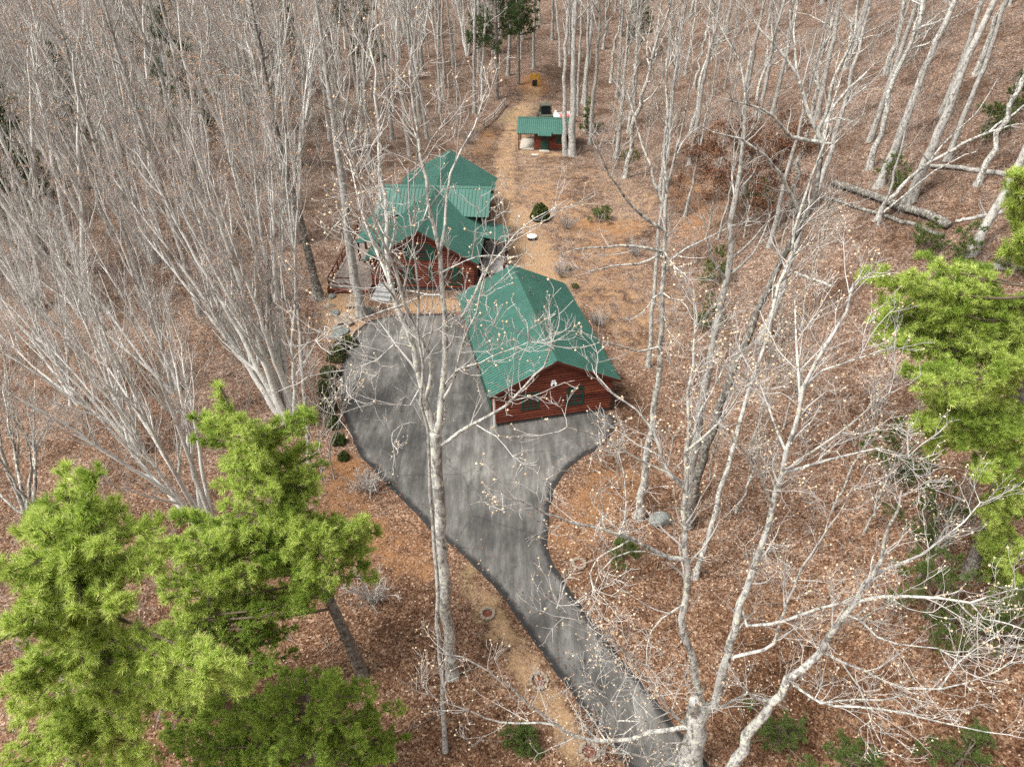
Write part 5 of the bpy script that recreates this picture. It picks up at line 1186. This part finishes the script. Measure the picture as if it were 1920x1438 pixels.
log(7, (1560, 540), (1470, 505), .1, .08, 'small pale log beside the trunk foot of the leaning oak', 'bark_lichen')
log(8, (330, 530), (460, 590), .12, .09, 'thin fallen log under the broad grey maple', 'bark_dark')

# ------------------------------------------------------------------ uncountable ground cover
def pip(px, py, poly):
    c = np.zeros(px.shape, bool); n = len(poly)
    for i_ in range(n):
        xi, yi = poly[i_]; xj, yj = poly[i_ - 1]; m = (yi > py) != (yj > py)
        c ^= m & (px < (xj - xi) * (py - yi) / ((yj - yi) or 1e-9) + xi)
    return c
def px_arr(x, y, z):
    dz = z - CAM_H; q = y * CP - dz * SP; return 960 + FPX * x / q, 719 + FPX * -(y * SP + dz * CP) / q
def building_mask(x, y, pad=.3):
    m = np.zeros(x.shape, bool)
    for ox, oy, yaw, x0, x1, y0, y1 in ((GX, GY, GYAW, -3.6, 3.6, 0, L_), (HX, HY, HYAW, -7.6, 4.2, -.9, hL), (q0[0], q0[1], CYAW, -1.9, cL, -.2, cD), (walk.location[0], walk.location[1], R(-3), -1, 1, 0, wl)):
        u, w = rot(yaw); a = (x - ox) * u[0] + (y - oy) * u[1]; b_ = (x - ox) * w[0] + (y - oy) * w[1]; m |= (a > x0 - pad) & (a < x1 + pad) & (b_ > y0 - pad) & (b_ < y1 + pad)
    return m
rng = np.random.default_rng(8)
def scatter(n, y0, y1, power=1.0):
    y = y0 + (y1 - y0) * rng.random(n) ** power; hw = 3 + .75 * (y * CP + CAM_H * SP); x = rng.uniform(-1, 1, n) * hw; return x, y, ground_z(x, y)
x, y, z = scatter(95000, 9, 75, 1.25); keep = ~pip(x, y, [tuple(p) for p in dp]) & ~building_mask(x, y)
soilv = soil_masks(x, y); keep &= (soilv[:, 0] < .35) | (rng.random(len(x)) < .12); x, y, z = x[keep], y[keep], z[keep]
lb = MB(); leaf_quads(lb, rng, np.stack([x, y, z + rng.uniform(.015, .07, len(x))], 1), .056, 0, .8)
k = rng.integers(0, len(dp), 800); off = rng.exponential(.6, 800)[:, None]; e = dp[k] - out_n[k] * off + rng.normal(0, .2, (800, 2)); leaf_quads(lb, rng, np.concatenate([e, np.full((800, 1), .075)], 1), .06, 0, .9)
for ox, oy, yaw, w_, l_, top_, sl_2, n_ in ((GX, GY, GYAW, 3.9, 11.4, 4.41, 1.73 / 3.515, 170), (HX, HY, HYAW, 4.3, 17, 5.03, .591, 150)):
    u, w = rot(yaw); a = np.clip(rng.normal(0, 1, n_) * w_ * .5, -w_, w_); b_ = rng.uniform(.1, l_, n_); leaf_quads(lb, rng, np.stack([ox + u[0] * a + w[0] * b_, oy + u[1] * a + w[1] * b_, top_ + .19 - sl_2 * np.abs(a)], 1), .05, 0, .85)
tag(lb.build('leaf_litter', MAT['litter']), 'loose brown fallen leaves covering the woodland floor', 'leaves', None, 'stuff')
x, y, z = scatter(24000, 14, 150, .9); px, py = px_arr(x, y, z); keep = ~pip(px, py, CLEAR) | ((px > 1075) & (py < 640) & (rng.random(len(x)) < .3)); keep &= ~building_mask(x, y, .6) & ~pip(x, y, [tuple(p) for p in dp]); x, y, z = x[keep], y[keep], z[keep]; n = len(x)
h = rng.uniform(.4, 2.2, n) * np.where(px[keep] < 640, 1.2, 1.0); lean = rng.normal(0, .35, (n, 2)) * h[:, None]; wg = rng.normal(0, .08, (n, 4, 3)) * h[:, None, None]
P = np.stack([np.stack([x + lean[:, 0] * t, y + lean[:, 1] * t, z - .05 + h * t], 1) for t in (0, .33, .66, 1)], 1); P[:, 1:] += wg[:, 1:]; r = np.repeat(.011 * rng.uniform(.7, 1.6, (n, 1)), 4, 1) * [1, .8, .6, .4]
ub = MB(); ub.tubes(P, r, 3); c = grow(rng, P, r, 1.6, .25, 1, (25, 60), (.25, .8), 3, .7, .2, .1, .5, .007); ub.tubes(*c, 3)
tag(ub.build('underbrush', MAT['twig_grey']), 'thin bare brush and saplings growing from the woodland floor', 'brush', None, 'stuff')
x, y, z = scatter(2600, 12, 95, .8); keep = ~pip(x, y, [tuple(p) for p in dp]) & ~building_mask(x, y, .5); x, y, z = x[keep], y[keep], z[keep]; n = len(x); ln = rng.uniform(.3, 1.5, n); a = rng.uniform(0, 6.283, n)
T = np.linspace(-.5, .5, 4); P = np.stack([np.stack([x + ln * t * np.cos(a), y + ln * t * np.sin(a), ground_z(x + ln * t * np.cos(a), y + ln * t * np.sin(a)) + .05], 1) for t in T], 1); P += rng.normal(0, .03, P.shape)
sb = MB(); sb.tubes(P, np.repeat(rng.uniform(.007, .02, (n, 1)), 4, 1), 4); tag(sb.build('fallen_sticks', MAT['stick']), 'fallen sticks lying on the leaf litter', 'sticks', None, 'stuff')
# woods far up the hill: one uncountable mass, grown trees scattered by geometry nodes
kinds_col = bpy.data.collections.new('far_tree_kinds')
def merged(root, name):
    mb_ = bmesh.new(); mats = []
    for ch in root.children:
        n0 = len(mb_.faces); mb_.from_mesh(ch.data); mb_.faces.ensure_lookup_table(); k0 = len(mats)
        for f_ in mb_.faces[n0:]: f_.material_index += k0
        mats += list(ch.data.materials)
    me = bpy.data.meshes.new(name); mb_.to_mesh(me); mb_.free()
    for m_ in mats: me.materials.append(m_)
    kinds_col.objects.link(bpy.data.objects.new(name, me))
for k in ('tall', 'pale', 'vase', 'crook'):
    for q in range(2): merged(KINDS[k][q], 'far_tree')
pts = []
for _ in range(30000):
    if len(pts) > 900: break
    y = rw.uniform(95, 300); hw = 14 + .74 * (y * CP + CAM_H * SP); x = rw.uniform(-hw, hw); px, py = to_px((x, y, gz(x, y)))
    if px < 600 and y < 104.5: continue
    if 600 <= px < 1080 and y < 126: continue
    if px >= 1080 and y < 136: continue
    dm = 5.4 if px < 700 else 5.5
    if any((x - a) ** 2 + (y - b_) ** 2 < dm * dm for a, b_ in pts): continue
    pts.append((x, y))
pm = bpy.data.meshes.new('far_woods'); pm.from_pydata([(x, y, gz(x, y) - .1) for x, y in pts], [], [])
fw = bpy.data.objects.new('far_woods', pm); COL.objects.link(fw); tag(fw, 'bare grey woods filling the far hillside', 'woods', None, 'stuff')
ng = bpy.data.node_groups.new('far_woods_scatter', 'GeometryNodeTree')
ng.interface.new_socket('Geometry', in_out='INPUT', socket_type='NodeSocketGeometry'); ng.interface.new_socket('Geometry', in_out='OUTPUT', socket_type='NodeSocketGeometry')
N_ = ng.nodes.new; gi = N_('NodeGroupInput'); go = N_('NodeGroupOutput'); iop = N_('GeometryNodeInstanceOnPoints'); ci = N_('GeometryNodeCollectionInfo')
ci.inputs['Collection'].default_value = kinds_col; ci.inputs['Separate Children'].default_value = True; ci.inputs['Reset Children'].default_value = True
iop.inputs['Pick Instance'].default_value = True
rv = N_('FunctionNodeRandomValue'); rv.data_type = 'FLOAT_VECTOR'; rv.inputs[0].default_value = (-.04, -.04, 0); rv.inputs[1].default_value = (.04, .04, 6.283)
rs = N_('FunctionNodeRandomValue'); rs.data_type = 'FLOAT'; rs.inputs[2].default_value = .85; rs.inputs[3].default_value = 1.15
L_n = ng.links.new; L_n(gi.outputs[0], iop.inputs['Points']); L_n(ci.outputs[0], iop.inputs['Instance']); L_n(rv.outputs[0], iop.inputs['Rotation']); L_n(rs.outputs[1], iop.inputs['Scale']); L_n(iop.outputs[0], go.inputs[0])
fw.modifiers.new('scatter', 'NODES').node_group = ng
